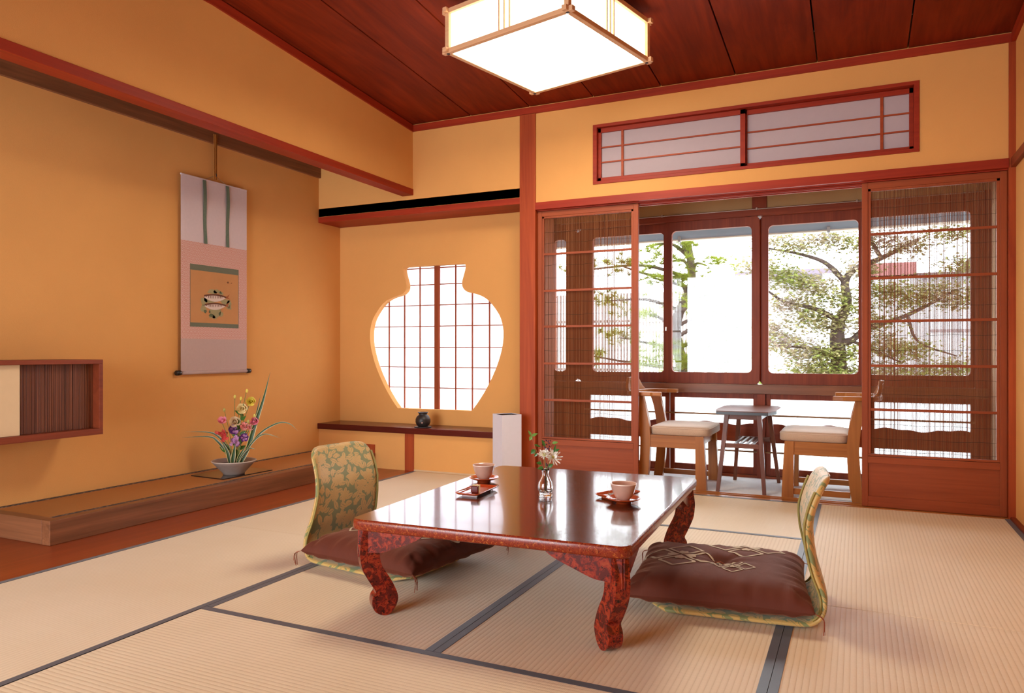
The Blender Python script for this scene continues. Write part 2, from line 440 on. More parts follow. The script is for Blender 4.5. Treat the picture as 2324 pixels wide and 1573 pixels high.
# alcove wall, hanging wall, right wall, rear wall
struct('wall_left', MB().box(XT-0.1, XT, YF, 4.74, -0.05, 2.5), PLASTER, 'ochre plaster alcove wall behind the hanging scroll', 'wall')
mb = MB()
mb.add([(XH, YF, 1.98), (XH, YB, 1.98), (XH, YB, 2.46), (XH, 2.62, 2.60), (XH, YF, 2.60),
        (XH-0.07, YF, 1.98), (XH-0.07, YB, 1.98), (XH-0.07, YB, 2.46), (XH-0.07, 2.62, 2.60), (XH-0.07, YF, 2.60)],
       [(0, 1, 2, 3, 4), (9, 8, 7, 6, 5), (0, 5, 6, 1), (2, 7, 8, 3), (3, 8, 9, 4)])
struct('wall_hanging', mb, PLASTER, 'hanging plaster wall above the red alcove beam', 'wall')
struct('wall_right', MB().box(XR, XR+0.1, YF, 5.2, -0.05, 2.66), PLASTER, 'ochre plaster wall along the right side of the room', 'wall')
struct('wall_rear', MB().box(XT-0.1, XR+0.1, YF-0.1, YF, 2.05, 2.66).box(-1.35, XR+0.1, YF-0.1, YF, -0.05, 2.05), PLASTER, 'unseen plaster wall with a rear opening shaped to let in fill daylight', 'wall')  # unseen; right part closed to hold back daylight from behind
CEIL = ceiling_mat()
mb = MB(); xs = [-2.90, -2.376, -1.939, -1.502, -1.072, -0.637, -0.199, 0.243, 0.72]
for a, b in zip(xs[:-1], xs[1:]):
    for ya, yb in ((YB+0.02, 2.62), (2.62, YF)):
        g = 0.004; za, zb = zc(ya), zc(yb)
        mb.add([(a+g, ya, za), (b-g, ya, za), (b-g, yb, zb), (a+g, yb, zb), (a+g, ya, za+0.02), (b-g, ya, za+0.02), (b-g, yb, zb+0.02), (a+g, yb, zb+0.02)],
               [(0, 3, 2, 1), (4, 5, 6, 7), (0, 1, 5, 4), (1, 2, 6, 5), (2, 3, 7, 6), (3, 0, 4, 7)][::1])
struct('ceiling', mb, CEIL, 'sloping dark red board ceiling with thin seams', 'ceiling')
struct('ceiling_light_block', MB().box(XT-0.15, XR+0.15, YF-0.1, 4.75, 2.66, 2.72).box(-2.95, XR, YF, YB, 2.625, 2.63).box(XT, -2.913, YF, YB, 2.42, 2.46).box(XT-0.1, -1.95, YB, 4.75, 1.86, 1.92),  # unseen shell added over the room so no sky light leaks in
       plain('light_block_board', (0.03, 0.012, 0.006, 1), 0.8), 'unseen dark boards added above the ceiling to block light leaks', 'ceiling')
# ceiling trims
mb = MB()
mb.add([(-2.843, YB-0.012, 2.396), (0.72, YB-0.012, 2.396), (0.72, YB-0.012, 2.440), (-2.843, YB-0.012, 2.440), (-2.843, YB+0.01, 2.396), (0.72, YB+0.01, 2.396), (0.72, YB+0.01, 2.440), (-2.843, YB+0.01, 2.440)],
       [(0, 1, 2, 3), (0, 4, 5, 1), (3, 2, 6, 7)])
struct('trim_2', mb, WX('x'), 'red ceiling cornice along the back wall', 'cornice')
def slope_trim(x0, x1):
    m = MB(); P = [(YB, 2.395), (2.62, 2.530), (YF, 2.530)]; Q = [(YB, 2.440), (2.62, 2.575), (YF, 2.575)]
    v = [(x0, y, z) for y, z in P] + [(x0, y, z) for y, z in Q] + [(x1, y, z) for y, z in P] + [(x1, y, z) for y, z in Q]
    return m.add(v, [(0, 1, 4, 3), (1, 2, 5, 4), (6, 9, 10, 7), (7, 10, 11, 8), (0, 6, 7, 1), (1, 7, 8, 2), (3, 4, 10, 9), (4, 5, 11, 10)])
struct('trim_3', slope_trim(XH-0.02, XH+0.012), WX('y'), 'red ceiling cornice along the hanging wall', 'cornice')
struct('trim_4', slope_trim(0.70, 0.735), WX('y'), 'red ceiling cornice along the right wall', 'cornice')
# red posts, beams and rails
struct('trim_5', box1(-2.008, -1.896, YB-0.012, YB+0.13, -0.05, 2.40), W('z'), 'tall red post between the shelf niche and sliding doors', 'post', 0.002)
struct('trim_6', box1(0.690, 0.722, YB-0.010, YB+0.13, -0.05, 2.40), W('z'), 'slim red corner post at the right wall', 'post', 0.001)
struct('trim_7', box1(-2.93, -2.838, YF, YB, 1.948, 1.992), WX('y'), 'long red beam under the hanging wall', 'beam', 0.002)
struct('trim_8', box1(XT, -2.007, YB-0.006, YW, 1.816, 1.858), WX('x'), 'red lintel over the shelf niche', 'beam', 0.002)
mb = MB().box(-1.896, 0.690, YB-0.015, YB+0.02, 1.766, 1.813).box(-1.896, 0.690, YB+0.02, 4.431, 1.760, 1.813)
mb.box(-1.896, 0.690, 4.464, 4.472, 1.752, 1.813).box(-1.896, 0.690, 4.505, 4.521, 1.752, 1.813).box(-1.896, 0.690, 4.431, 4.505, 1.766, 1.813)
struct('trim_9', mb, WX('x'), 'red grooved head rail above the sliding doors', 'rail', 0.001)
struct('trim_10', box1(0.698, 0.7195, YF, YB-0.011, 1.766, 1.812), WD('y'), 'dark red rail along the right wall', 'rail', 0.001)
struct('trim_11', box1(XT+0.0005, XT+0.022, YF, YB, 2.152, 2.24), WK('y'), 'dark picture rail high on the alcove wall', 'rail', 0.001)
struct('baseboard_right', box1(0.6965, 0.7195, YF, YB, -0.05, 0.012), WD('y'), 'dark base strip where mats meet the right wall', 'baseboard')
struct('trim_12', box1(-2.907, -2.832, YB-0.006, YB+0.01, 0.0, 0.262), W('z'), 'short red post under the long shelf', 'post', 0.001)
struct('trim_13', box1(-3.262, -3.165, YB-0.008, YB+0.01, 0.0, 0.170), W('z'), 'short red end block beside the alcove platform', 'post', 0.001)
struct('trim_14', box1(-2.832, -2.008, YB-0.004, YB+0.001, 0.0, 0.012), plain('pale_base_strip', (0.62, 0.42, 0.24, 1), 0.8), 'pale strip at the foot of the low wall', 'baseboard')

# long shelf
t = thing('wall_shelf', 'long dark red shelf board below the vase-shaped window', 'shelf', (-2.84, 4.53, 0.263))
obj('board', box1(XT+0.001, -2.009, YB-0.018, YW-0.001, 0.263, 0.305), wood('maroon_shelf', (0.065, 0.008, 0.006, 1), (0.12, 0.018, 0.010, 1), 'x', 0.25), t, 0.002, True)

# ------------------------------------------------------------------ alcove platform
t = thing('alcove_platform', 'low raised alcove platform with straw top and thick wooden front beam', 'platform', (-3.42, 3.2, 0))
Z1 = 0.108
obj('front_beam', box1(-3.215, -3.16, 2.032, YB-0.009, 0, Z1), WK('y'), t, 0.003, True)
obj('end_beam', box1(XT+0.001, -3.2155, 2.032, 2.085, 0, Z1), WK('x'), t, 0.003, True)
obj('straw_top', box1(XT+0.002, -3.216, 2.0855, YB-0.009, 0, Z1-0.003), plain('aged_orange_rush', (0.40, 0.155, 0.035, 1), 0.6, 0.12, 120), t, 0, True)
def edging_mat():
    n = N('patterned_grey_edging'); v = n.coord((60, 60, 60))
    w = n.n('ShaderNodeTexVoronoi', Scale=1.0); n.t.links.new(v, w.inputs['Vector'])
    c = n.ramp(w.outputs['Distance'], [(0.25, (0.25, 0.17, 0.12, 1)), (0.5, (0.05, 0.035, 0.03, 1))])
    return n.end(n.pbr(c, 0.7))
EDG = edging_mat()
obj('cloth_border', box1(-3.245, -3.217, 2.086, YB-0.01, Z1-0.004, Z1-0.001), EDG, t, 0, True)
obj('cloth_border', box1(XT+0.003, XT+0.034, 2.086, YB-0.01, Z1-0.004, Z1-0.001), EDG, t, 0, True)

# ------------------------------------------------------------------ wall cabinet
t = thing('wall_cabinet', 'low wall cabinet with white paper and dark reed sliding doors', 'cabinet', (-3.53, 1.8, 0.43))
XF = -3.38; c0, c1 = 1.0, 2.44
m = MB().box(XT+0.001, XF, c0, c1, 0.782, 0.803).box(XT+0.001, XF, c0, c1, 0.434, 0.464).box(XT+0.001, XF, c1-0.020, c1, 0.464, 0.782).box(XT+0.001, XT+0.012, c0, c1, 0.464, 0.782)
obj('body', m, WD('y'), t, 0.0015, True)
d = obj('sliding_door', box1(XF-0.040, XF-0.028, 1.3, 2.056, 0.465, 0.781), paper('cream_door_paper', (0.74, 0.56, 0.34, 1), 0.0), t, 0, True); tag(d, 'cream paper cabinet door')
m = MB()
y = 2.05
while y < 2.4185:
    w = random.uniform(0.0035, 0.0065); m.box(XF-0.060-random.uniform(0, 0.002), XF-0.050+random.uniform(-0.002, 0.002), y, y+w-0.0006, 0.465, 0.781); y += w
d = obj('sliding_door', m, reed_y_mat(), t, 0, True); tag(d, 'dark reed cabinet door')

# ------------------------------------------------------------------ windows
# window_1: paper screen behind the vase-shaped opening
w1 = thing('window_1', 'papered lattice screen filling the vase-shaped opening', 'window', (XC, YW+0.07, 0.4), 0, None, 'structure')
ya, yb = YW+0.058, YW+0.076
m = MB().box(-2.856, -2.815, ya-0.001, yb+0.012, 0.36, 1.56)
obj('center_stile', m, WF('z'), w1, 0.001, True)
m = MB().box(-3.445, -3.411, ya, yb, 0.36, 1.56).box(-2.26, -2.22, ya, yb, 0.36, 1.56).box(-3.445, -2.22, ya, yb, 1.53, 1.56).box(-3.445, -2.22, ya, yb, 0.36, 0.39)
obj('frame', m, WF('z'), w1, 0.001, True)
m = MB()
for x in (-3.264, -3.123, -2.985, -2.677, -2.538, -2.398): m.box(x-0.004, x+0.004, ya+0.004, yb-0.002, 0.39, 1.53)
for z in (0.573, 0.727, 0.874, 1.034, 1.192, 1.346, 1.47): m.box(-3.411, -2.26, ya+0.005, yb-0.003, z-0.0035, z+0.0035)
obj('lattice', m, WF('z'), w1, 0, True)
obj('paper', box1(-3.44, -2.225, yb, yb+0.0015, 0.365, 1.555), PAPER, w1, 0, True)
# window_2: transom
w2 = thing('window_2', 'wide transom window with two paper screens above the doors', 'window', (-0.6, YB, 2.08), 0, None, 'structure')
m = MB()
fo, fi = (-1.504, 0.296, 1.894, 2.268), (-1.478, 0.272, 1.912, 2.249)
m.box(fo[0], fo[1], YB-0.008, YB+0.10, fi[3], fo[3]).box(fo[0], fo[1], YB-0.008, YB+0.10, fo[2], fi[2])
m.box(fo[0], fi[0], YB-0.008, YB+0.10, fi[2], fi[3]).box(fi[1], fo[1], YB-0.008, YB+0.10, fi[2], fi[3])
obj('outer_frame', m, WX('x'), w2, 0.001, True)
for k, (a, b, yy, vb, hz) in enumerate(((-1.478, -0.586, YB+0.018, -1.3215, (2.128, 2.034)), (-0.60, 0.272, YB+0.042, 0.121, (2.118, 2.023)))):
    m = MB(); za, zb = 1.913, 2.248
    m.box(a, b, yy, yy+0.02, zb-0.027, zb).box(a, b, yy, yy+0.02, za, za+0.024)
    if k == 0: m.box(a, a+0.020, yy, yy+0.02, za, zb).box(b-0.028, b, yy, yy+0.02, za, zb)
    else: m.box(b-0.020, b, yy, yy+0.02, za, zb).box(a, a+0.02, yy, yy+0.02, za, zb)
    p = obj('screen_frame', m, WX('x'), w2, 0.001, True)
    m = MB().box(vb-0.007, vb+0.007, yy+0.003, yy+0.015, za+0.02, zb-0.02)
    for z in hz: m.box(a+0.02, b-0.02, yy+0.004, yy+0.014, z-0.004, z+0.004)
    obj('lattice', m, W('x'), w2, 0, True)
    obj('paper', box1(a+0.005, b-0.005, yy+0.015, yy+0.0165, za+0.005, zb-0.005), PAPER_T, w2, 0, True)

# veranda shell
struct('wall_veranda', MB().box(-2.3, XR+0.1, YG, YG+0.09, 1.80, 2.42), PLASTER_G, 'brown plaster strip above the veranda windows', 'wall')
struct('ceiling_veranda', MB().box(-2.3, XR+0.1, YB+0.11, YG+0.1, 2.40, 2.44), WD('x'), 'dark board ceiling of the veranda', 'ceiling')
struct('wall_veranda_end', MB().box(XR-0.005, XR+0.09, 4.525, YG+0.09, 0.0, 2.40), PLASTER_W, 'pale plaster end wall of the veranda', 'wall')
struct('wall_veranda_left', MB().box(-2.2, -2.081, 4.735, YG+0.09, -0.05, 2.40).box(-1.985, -1.90, 4.545, 4.735, -0.05, 2.40).box(-2.2, -1.985, 4.725, 4.745, -0.05, 2.40), WF('z'), 'brown boarded end wall of the veranda beside the niche', 'wall')
# window rails
g0, g1 = YG, YG+0.07
m = MB().box(-2.08, 0.70, g0-0.012, g1, 1.750, 1.80)
struct('trim_15', m, WD('x'), 'dark red head rail of the veranda windows', 'rail', 0.002)
m = MB().box(-2.08, 0.70, g0-0.03, g1, 0.562, 0.624)
struct('trim_16', m, WK('x'), 'brown window sill rail of the veranda', 'sill', 0.003)
struct('trim_17', box1(-2.08, 0.70, g0-0.015, g1, -0.01, 0.016), WF('x'), 'wooden bottom track of the low veranda windows', 'track', 0.001)
struct('trim_18', box1(-0.636, -0.543, g0-0.012, g1, 1.80, 2.40), WD('z'), 'dark red short post above the veranda windows', 'post', 0.001)
struct('trim_19', box1(-0.603, -0.552, g0-0.022, g1, 0.0, 0.562), WD('z'), 'dark red post between the low veranda windows', 'post', 0.001)
struct('trim_20', box1(0.640, 0.715, g0-0.02, g1, 0.0, 1.80), WD('z'), 'dark red end post of the veranda windows', 'post', 0.001)

def rrect(x0, x1, z0, z1, r, n=5):
    pts = []
    for cx, cz, a in ((x1-r, z0+r, -90), (x1-r, z1-r, 0), (x0+r, z1-r, 90), (x0+r, z0+r, 180)):
        for k in range(n+1):
            t = math.radians(a+90*k/n); pts.append((cx+r*math.cos(t), cz+r*math.sin(t)))
    return pts
def sash(name, label, X0, X1, Z0, Z1, gx0, gx1, gz0, gz1, y0, y1):
    w = thing(name, label, 'window', ((X0+X1)/2, y0, Z0), 0, None, 'structure')
    inner = rrect(gx0, gx1, gz0, gz1, 0.030)
    # frame ring: project every inner point to the outer rectangle
    outer = []
    n = len(inner)//4
    for i, (x, z) in enumerate(inner):
        q = i//n; k = (i % n)/(n-1)
        if q == 0: p = (gx1-0.03+(X1-gx1+0.03)*min(1, 2*k), Z0+(gz0+0.03-Z0)*max(0, 2*k-1))
        elif q == 1: p = (X1-(X1-gx1+0.03)*max(0, 2*k-1), gz1-0.03+(Z1-gz1+0.03)*min(1, 2*k))
        elif q == 2: p = (gx0+0.03-(gx0+0.03-X0)*min(1, 2*k), Z1-(Z1-gz1+0.03)*max(0, 2*k-1))
        else: p = (X0+(gx0+0.03-X0)*max(0, 2*k-1), gz0+0.03-(gz0+0.03-Z0)*min(1, 2*k))
        outer.append(p)
    m = MB(); N_ = len(inner)
    for yy, fl in ((y0, 0), (y1, 1)):
        v = [(x, yy, z) for x, z in inner] + [(x, yy, z) for x, z in outer]
        f = [(i, (i+1) % N_, N_+(i+1) % N_, N_+i) for i in range(N_)]
        m.add(v, [q if fl else q[::-1] for q in f])
    v = [(x, y0, z) for x, z in inner] + [(x, y1, z) for x, z in inner]
    m.add(v, [(i, (i+1) % N_, N_+(i+1) % N_, N_+i) for i in range(N_)], 0, False)
    v = [(x, y0, z) for x, z in outer] + [(x, y1, z) for x, z in outer]
    m.add(v, [(N_+i, N_+(i+1) % N_, (i+1) % N_, i) for i in range(N_)], 0, False)
    obj('frame', m, WD('z'), w, 0, True)
    ym = (y0+y1)/2
    obj('glass_pane', box1(gx0-0.004, gx1+0.004, ym-0.002, ym+0.002, gz0-0.004, gz1+0.004), GLASS, w, 0, True)
    return w
sash('window_3', 'narrow glass window seen through the reed door beside the red post', -2.081, -1.89, 0.625, 1.75, -2.079, -1.981, 0.697, 1.687, g0+0.036, g1-0.004)
sash('window_4', 'sliding glass window with pine branches behind, half hidden by reed door', -1.89, -1.205, 0.625, 1.75, -1.773, -1.240, 0.697, 1.687, g0+0.036, g1-0.004)
sash('window_5', 'sliding glass window in the middle, showing the pine', -1.235, -0.59, 0.625, 1.75, -1.178, -0.640, 0.701, 1.687, g0+0.002, g0+0.032)
sash('window_6', 'sliding glass window showing the maple between side table and chair', -0.592, 0.06, 0.625, 1.75, -0.538, 0.008, 0.699, 1.687, g0+0.036, g1-0.004)
sash('window_7', 'sliding glass window behind the right reed door', 0.022, 0.645, 0.625, 1.75, 0.062, 0.618, 0.697, 1.687, g0+0.002, g0+0.032)
lt = thing('window_latch', 'small metal latch on the middle window stile', 'latch', (-1.218, g0-0.002, 1.003))
obj('plate', box1(-1.224, -1.212, g0-0.003, g0+0.002, 0.99, 1.018), plain('worn_steel', (0.5, 0.45, 0.4, 1), 0.3, 0, 8, Metallic=0.9), lt, 0.001, True)

def low_window(name, label, X0, X1, gx0, gx1):
    w = thing(name, label, 'window', ((X0+X1)/2, g0, 0.02), 0, None, 'structure')
    y0, y1 = g0+0.004, g0+0.036
    m = MB().box(X0, gx0, y0, y1, 0.017, 0.561).box(gx1, X1, y0, y1, 0.017, 0.561)
    m.box(gx0, gx1, y0, y1, 0.526, 0.561).box(gx0, gx1, y0, y1, 0.017, 0.066)
    obj('frame', m, WD('z'), w, 0.001, True)
    # middle board with a natural wavy upper edge
    P = [(gx0, 0.236)] + [(gx1, 0.236)]
    top = [(gx1+(gx0-gx1)*k/24, 0.356+0.008*math.sin(9*k/24+X0*3)+0.004*math.sin(23*k/24)) for k in range(25)]
    m = MB().prism(P+top, lambda a, b, h: (a, h, b), y0+0.006, y1-0.004)
    obj('middle_board', m, WD('x'), w, 0, True)
    ym = (y0+y1)/2
    obj('frosted_pane', MB().box(gx0-0.003, gx1+0.003, ym+0.006, ym+0.009, 0.060, 0.530), FROST, w, 0, True)
struct('wall_low_panel', box1(-2.08, -1.82, g0, g0+0.04, 0.016, 0.562), WF('z'), 'brown board below the narrow window beside the post', 'wall')
low_window('window_8', 'low frosted window behind the left armchair', -1.82, -1.194, -1.784, -1.224)
low_window('window_9', 'low frosted window behind the side table', -1.188, -0.604, -1.158, -0.630)
low_window('window_10', 'low frosted window behind the right armchair', -0.551, 0.058, -0.520, 0.030)
low_window('window_11', 'low frosted window behind the right reed door', 0.062, 0.642, 0.10, 0.618)
BAMB = wood('bamboo', (0.20, 0.10, 0.045, 1), (0.36, 0.20, 0.10, 1), 'x', 0.4)
def bamboo(x0, x1, z, label):
    t = thing('bamboo_rail', label, 'rail', (x0, g0-0.004, z), 0, 'bamboo rails across the low veranda windows')
    pts, rr = [], []
    x = x0
    while x < x1:
        L = random.uniform(0.16, 0.22)
        for a, r in ((0, 0.0078), (0.004, 0.0062), (L-0.004, 0.0062)):
            if x+a < x1: pts.append((x+a, g0-0.004, z)); rr.append(r)
        x += L
    pts.append((x1, g0-0.004, z)); rr.append(0.0062)
    obj('culm', MB().tube(pts, rr, 8), BAMB, t, 0, True)
bamboo(-1.82, -0.604, 0.418, 'upper bamboo rail behind the left armchair')
bamboo(-0.551, 0.639, 0.418, 'upper bamboo rail behind the right armchair')
bamboo(-1.82, -0.604, 0.173, 'lower bamboo rail behind the left armchair')
bamboo(-0.551, 0.639, 0.173, 'lower bamboo rail behind the right armchair')
t = thing('curtain_rod', 'thin metal rod under the veranda window lintel', 'rod', (-0.7, g0-0.02, 1.79))
STEEL = plain('dull_steel', (0.35, 0.28, 0.24, 1), 0.35, 0, 8, Metallic=0.8)
obj('rod', MB().tube([(-2.0, g0-0.022, 1.7935), (0.68, g0-0.022, 1.7925)], 0.0035, 8), STEEL, t, 0, True)
for x in (-1.24, -0.605, 0.0): obj('bracket', box1(x-0.006, x+0.006, g0-0.028, g0-0.0005, 1.787, 1.803), STEEL, t, 0.001, True)

# ------------------------------------------------------------------ sliding reed doors
def reed_door(name, label, X0, X1, flip):
    y0, y1 = 4.4355, 4.4625
    d = thing(name, label, 'sliding door', ((X0+X1)/2, 4.449, 0.003), 0, None, 'structure')
    zt = 1.7585; st = 0.030
    m = MB().box(X0, X0+st, y0, y1, 0.003, zt); obj('stile', m, WF('z'), d, 0.0015, True)
    m = MB().box(X1-st, X1, y0, y1, 0.003, zt); obj('stile', m, WF('z'), d, 0.0015, True)
    a, b = X0+st, X1-st
    obj('top_rail', box1(a, b, y0+0.001, y1-0.001, 1.725, zt), WF('x'), d, 0.001, True)
    obj('bottom_rail', box1(a, b, y0+0.001, y1-0.001, 0.003, 0.060), WF('x'), d, 0.001, True)
    m = MB().box(a, b, y0+0.001, y1-0.001, 0.277, 0.288).box(a, b, y0-0.002, y1-0.001, 0.240, 0.275)
    obj('middle_rail', m, WF('x'), d, 0.001, True)
    obj('lower_panel', box1(a, b, y0+0.009, y1-0.008, 0.060, 0.240), WF('x'), d, 0, True)
    # inner bead
    m = MB().box(a, a+0.014, y0+0.004, y1-0.003, 0.288, 1.725).box(b-0.014, b, y0+0.004, y1-0.003, 0.288, 1.725).box(a, b, y0+0.004, y1-0.003, 1.711, 1.725)
    obj('bead', m, WF('z'), d, 0.001, True)
    ra, rb = a+0.014, b-0.014
    for z in (1.478, 1.239, 1.006, 0.766, 0.529):
        obj('cross_bar', box1(ra, rb, y0+0.002, y0+0.012, z-0.007, z+0.007), WF('x'), d, 0.0008, True)
    m = MB(); x = ra+0.0012; yc = y0+0.0165
    while x < rb-0.001:
        w = random.uniform(0.0012, 0.0027); lean = random.uniform(-0.0012, 0.0012); yy = yc+random.uniform(-0.0006, 0.0006)
        v = []
        for z, dx in ((0.287, 0), (1.713, lean)):
            v += [(x+dx-w/2, yy, z), (x+dx, yy-w/2, z), (x+dx+w/2, yy, z), (x+dx, yy+w/2, z)]
        m.add(v, [(0, 1, 5, 4), (1, 2, 6, 5), (2, 3, 7, 6), (3, 0, 4, 7)])
        x += w + max(0.0002, random.gauss(0.0010, 0.0006))
    obj('reed_blind', m, REED, d, 0, True)
    for z in (1.62, 1.55, 1.405, 1.325, 1.165, 1.085, 0.928, 0.85, 0.69, 0.612, 0.448, 0.372, 0.305):
        pts = [(ra+(rb-ra)*k/10, yc-0.0022, z+0.003*math.sin(k*1.3+z*40)) for k in range(11)]
        obj('binding_thread', MB().tube(pts, 0.0009, 4, cap=False), THREAD, d, 0, True)
    return d
reed_door('door_1', 'sliding reed door next to the tall red post', -1.894, -1.222, 0)
reed_door('door_2', 'sliding reed door next to the right wall', 0.024, 0.688, 1)
# ------------------------------------------------------------------ ceiling lamp
PALE = wood('pale_lamp_wood', (0.62, 0.34, 0.17, 1), (0.78, 0.48, 0.27, 1), 'x', 0.5, 1.0, 0.05)
L_SIDE = emit('lit_side_paper', (1.0, 0.86, 0.66, 1), 2.6)
L_BOT = emit('lit_bottom_diffuser', (1.0, 0.88, 0.70, 1), LAMP_STRENGTH)
lamp = thing('ceiling_lamp', 'square paper ceiling lamp with pale wooden frame', 'ceiling lamp', (-1.339, 3.275, 2.25), math.radians(-13.5))
h, bw = 0.3405, 0.012
for z0 in (0.0, 0.188):
    for s in (-1, 1):
        obj('frame_bar', box1(-h-0.030, h+0.030, s*h-bw, s*h+bw, z0, z0+0.022), PALE, lamp, 0.002)
        obj('frame_bar', box1(s*h-bw, s*h+bw, -h-0.030, h+0.030, z0+0.0015, z0+0.0235), PALE, lamp, 0.002)
for sx in (-1, 1):
    for sy in (-1, 1):
        obj('post', box1(sx*h-0.0115, sx*h+0.0115, sy*h-0.0115, sy*h+0.0115, 0.0225, 0.189), PALE, lamp, 0.001)
        obj('screw', MB().lathe([(0.0, -0.003), (0.008, -0.0025), (0.0085, 0.001)], (sx*h, sy*h, 0), 14), plain('dark_screw', (0.05, 0.045, 0.06, 1), 0.3, 0, 8, Metallic=0.7), lamp)
for s in (-1, 1):
    obj('side_paper', box1(-h+0.012, h-0.012, s*(h-0.004), s*(h-0.006), 0.022, 0.19), L_SIDE, lamp)
    obj('side_paper', box1(s*(h-0.004), s*(h-0.006), -h+0.012, h-0.012, 0.022, 0.19), L_SIDE, lamp)
    for q in (-0.03, 0.0, 0.03):
        obj('side_bar', box1(q-0.003, q+0.003, s*(h-0.0035), s*(h+0.003), 0.022, 0.19), PALE, lamp)
        obj('side_bar', box1(s*(h-0.0035), s*(h+0.003), q-0.003, q+0.003, 0.022, 0.19), PALE, lamp)
obj('diffuser', box1(-h+0.012, h-0.012, -h+0.012, h-0.012, 0.008, 0.011), L_BOT, lamp)
m = MB()
for s in (-1, 1): m.box(-0.17, 0.17, s*0.17-0.0015, s*0.17+0.0015, 0.0065, 0.0078).box(s*0.17-0.0015, s*0.17+0.0015, -0.17, 0.17, 0.0065, 0.0078)
obj('diffuser_seam', m, emit('dim_seam', (1.0, 0.86, 0.7, 1), 2.0), lamp)
obj('top_cover', box1(-h+0.012, h-0.012, -h+0.012, h-0.012, 0.196, 0.200), plain('lamp_cover', (0.7, 0.62, 0.5, 1), 0.6), lamp)
obj('ceiling_mount', MB().lathe([(0.0, 0.20), (0.11, 0.20), (0.11, 0.262), (0.0, 0.262)], n=24), plain('lamp_cover', (0.7, 0.62, 0.5, 1), 0.6), lamp)

# ------------------------------------------------------------------ low lacquer table
TC = (-1.028, 2.502); TYAW = math.radians(2.4)
tab = thing('low_table', 'large low lacquered table with speckled brown top and carved red legs', 'table', (TC[0], TC[1], 0.0018), TYAW)
def rpoly(hx, hy, r, n=6):
    pts = []
    for cx, cy, a in ((hx-r, -hy+r, -90), (hx-r, hy-r, 0), (-hx+r, hy-r, 90), (-hx+r, -hy+r, 180)):
        for k in range(n+1):
            t = math.radians(a+90*k/n); pts.append((cx+r*math.cos(t), cy+r*math.sin(t)))
    return pts
m = MB(); lay = [(0.4495-0.008, 0.276), (0.4500-0.003, 0.2790), (0.45, 0.283), (0.45, 0.303), (0.4485, 0.3085), (0.445, 0.3115)]
rings = [[(x, y, z) for x, y in rpoly(a, a+0.15, 0.035-(0.45-a))] for a, z in lay]
n_ = len(rings[0]); m.add([p for R in rings for p in R], [(i*n_+k, i*n_+(k+1) % n_, (i+1)*n_+(k+1) % n_, (i+1)*n_+k) for i in range(len(lay)-1) for k in range(n_)], 1, True)
m.add(rings[0], [tuple(range(n_-1, -1, -1))], 1)
m.add([(x, y, 0.3115) for x, y, _ in rings[-1]], [tuple(range(n_))], 0)
obj('table_top', m, [LAQ_TOP, LAQ_EDGE], tab)
outer = [(-0.011, .2765), (0, .217), (-0.001, .185), (-.007, .153), (-.021, .125), (-.039, .095), (-.050, .076), (-.040, .058), (-.039, .034), (-.050, .012), (-.073, .0), (-.094, .002), (-.111, .019), (-.121, .043), (-.120, .063), (-.109, .091), (-.093, .121), (-.077, .145), (-.066, .170), (-.062, .205), (-.062, .2765)]
prof = [(p.x, p.z) for p in smooth_path([(a, 0, b) for a, b in outer], 3)]
wing = [(0.0, 0.0), (0.0, 0.088), (0.022, 0.080), (0.05, 0.071), (0.085, 0.068), (0.12, 0.056), (0.155, 0.042), (0.19, 0.028), (0.215, 0.016), (0.232, 0.004), (0.238, 0.0)]
wingp = [(0.0, 0.0)] + [(p.x, p.z) for p in smooth_path([(a, 0, b) for a, b in wing[1:]], 3)]
for sx in (-1, 1):
    for sy in (-1, 1):
        cx, cy = sx*0.436, sy*0.586
        # leg: profile in the diagonal plane
        dx, dy = sx/math.sqrt(2), sy/math.sqrt(2); px, py = -dy, dx
        k0 = (cx-dx*0.012, cy-dy*0.012)
        m = MB().prism(prof, lambda a, b, h_: (k0[0]+dx*a+px*h_, k0[1]+dy*a+py*h_, b), -0.023, 0.023, 0, True)
        leg = obj('leg', m, LAQ_LEG, tab, 0.004)
        m = MB()
        off = 0.010
        m.prism(wingp, lambda a, b, h_: (cx-sx*(a+0.004), cy-sy*(off+h_), 0.2762-b), 0.0, 0.022)
        m.prism(wingp, lambda a, b, h_: (cx-sx*(off+h_), cy-sy*(a+0.004), 0.2762-b), 0.0, 0.022)
        obj('corner_bracket', m, LAQ_LEG, leg, 0.003)

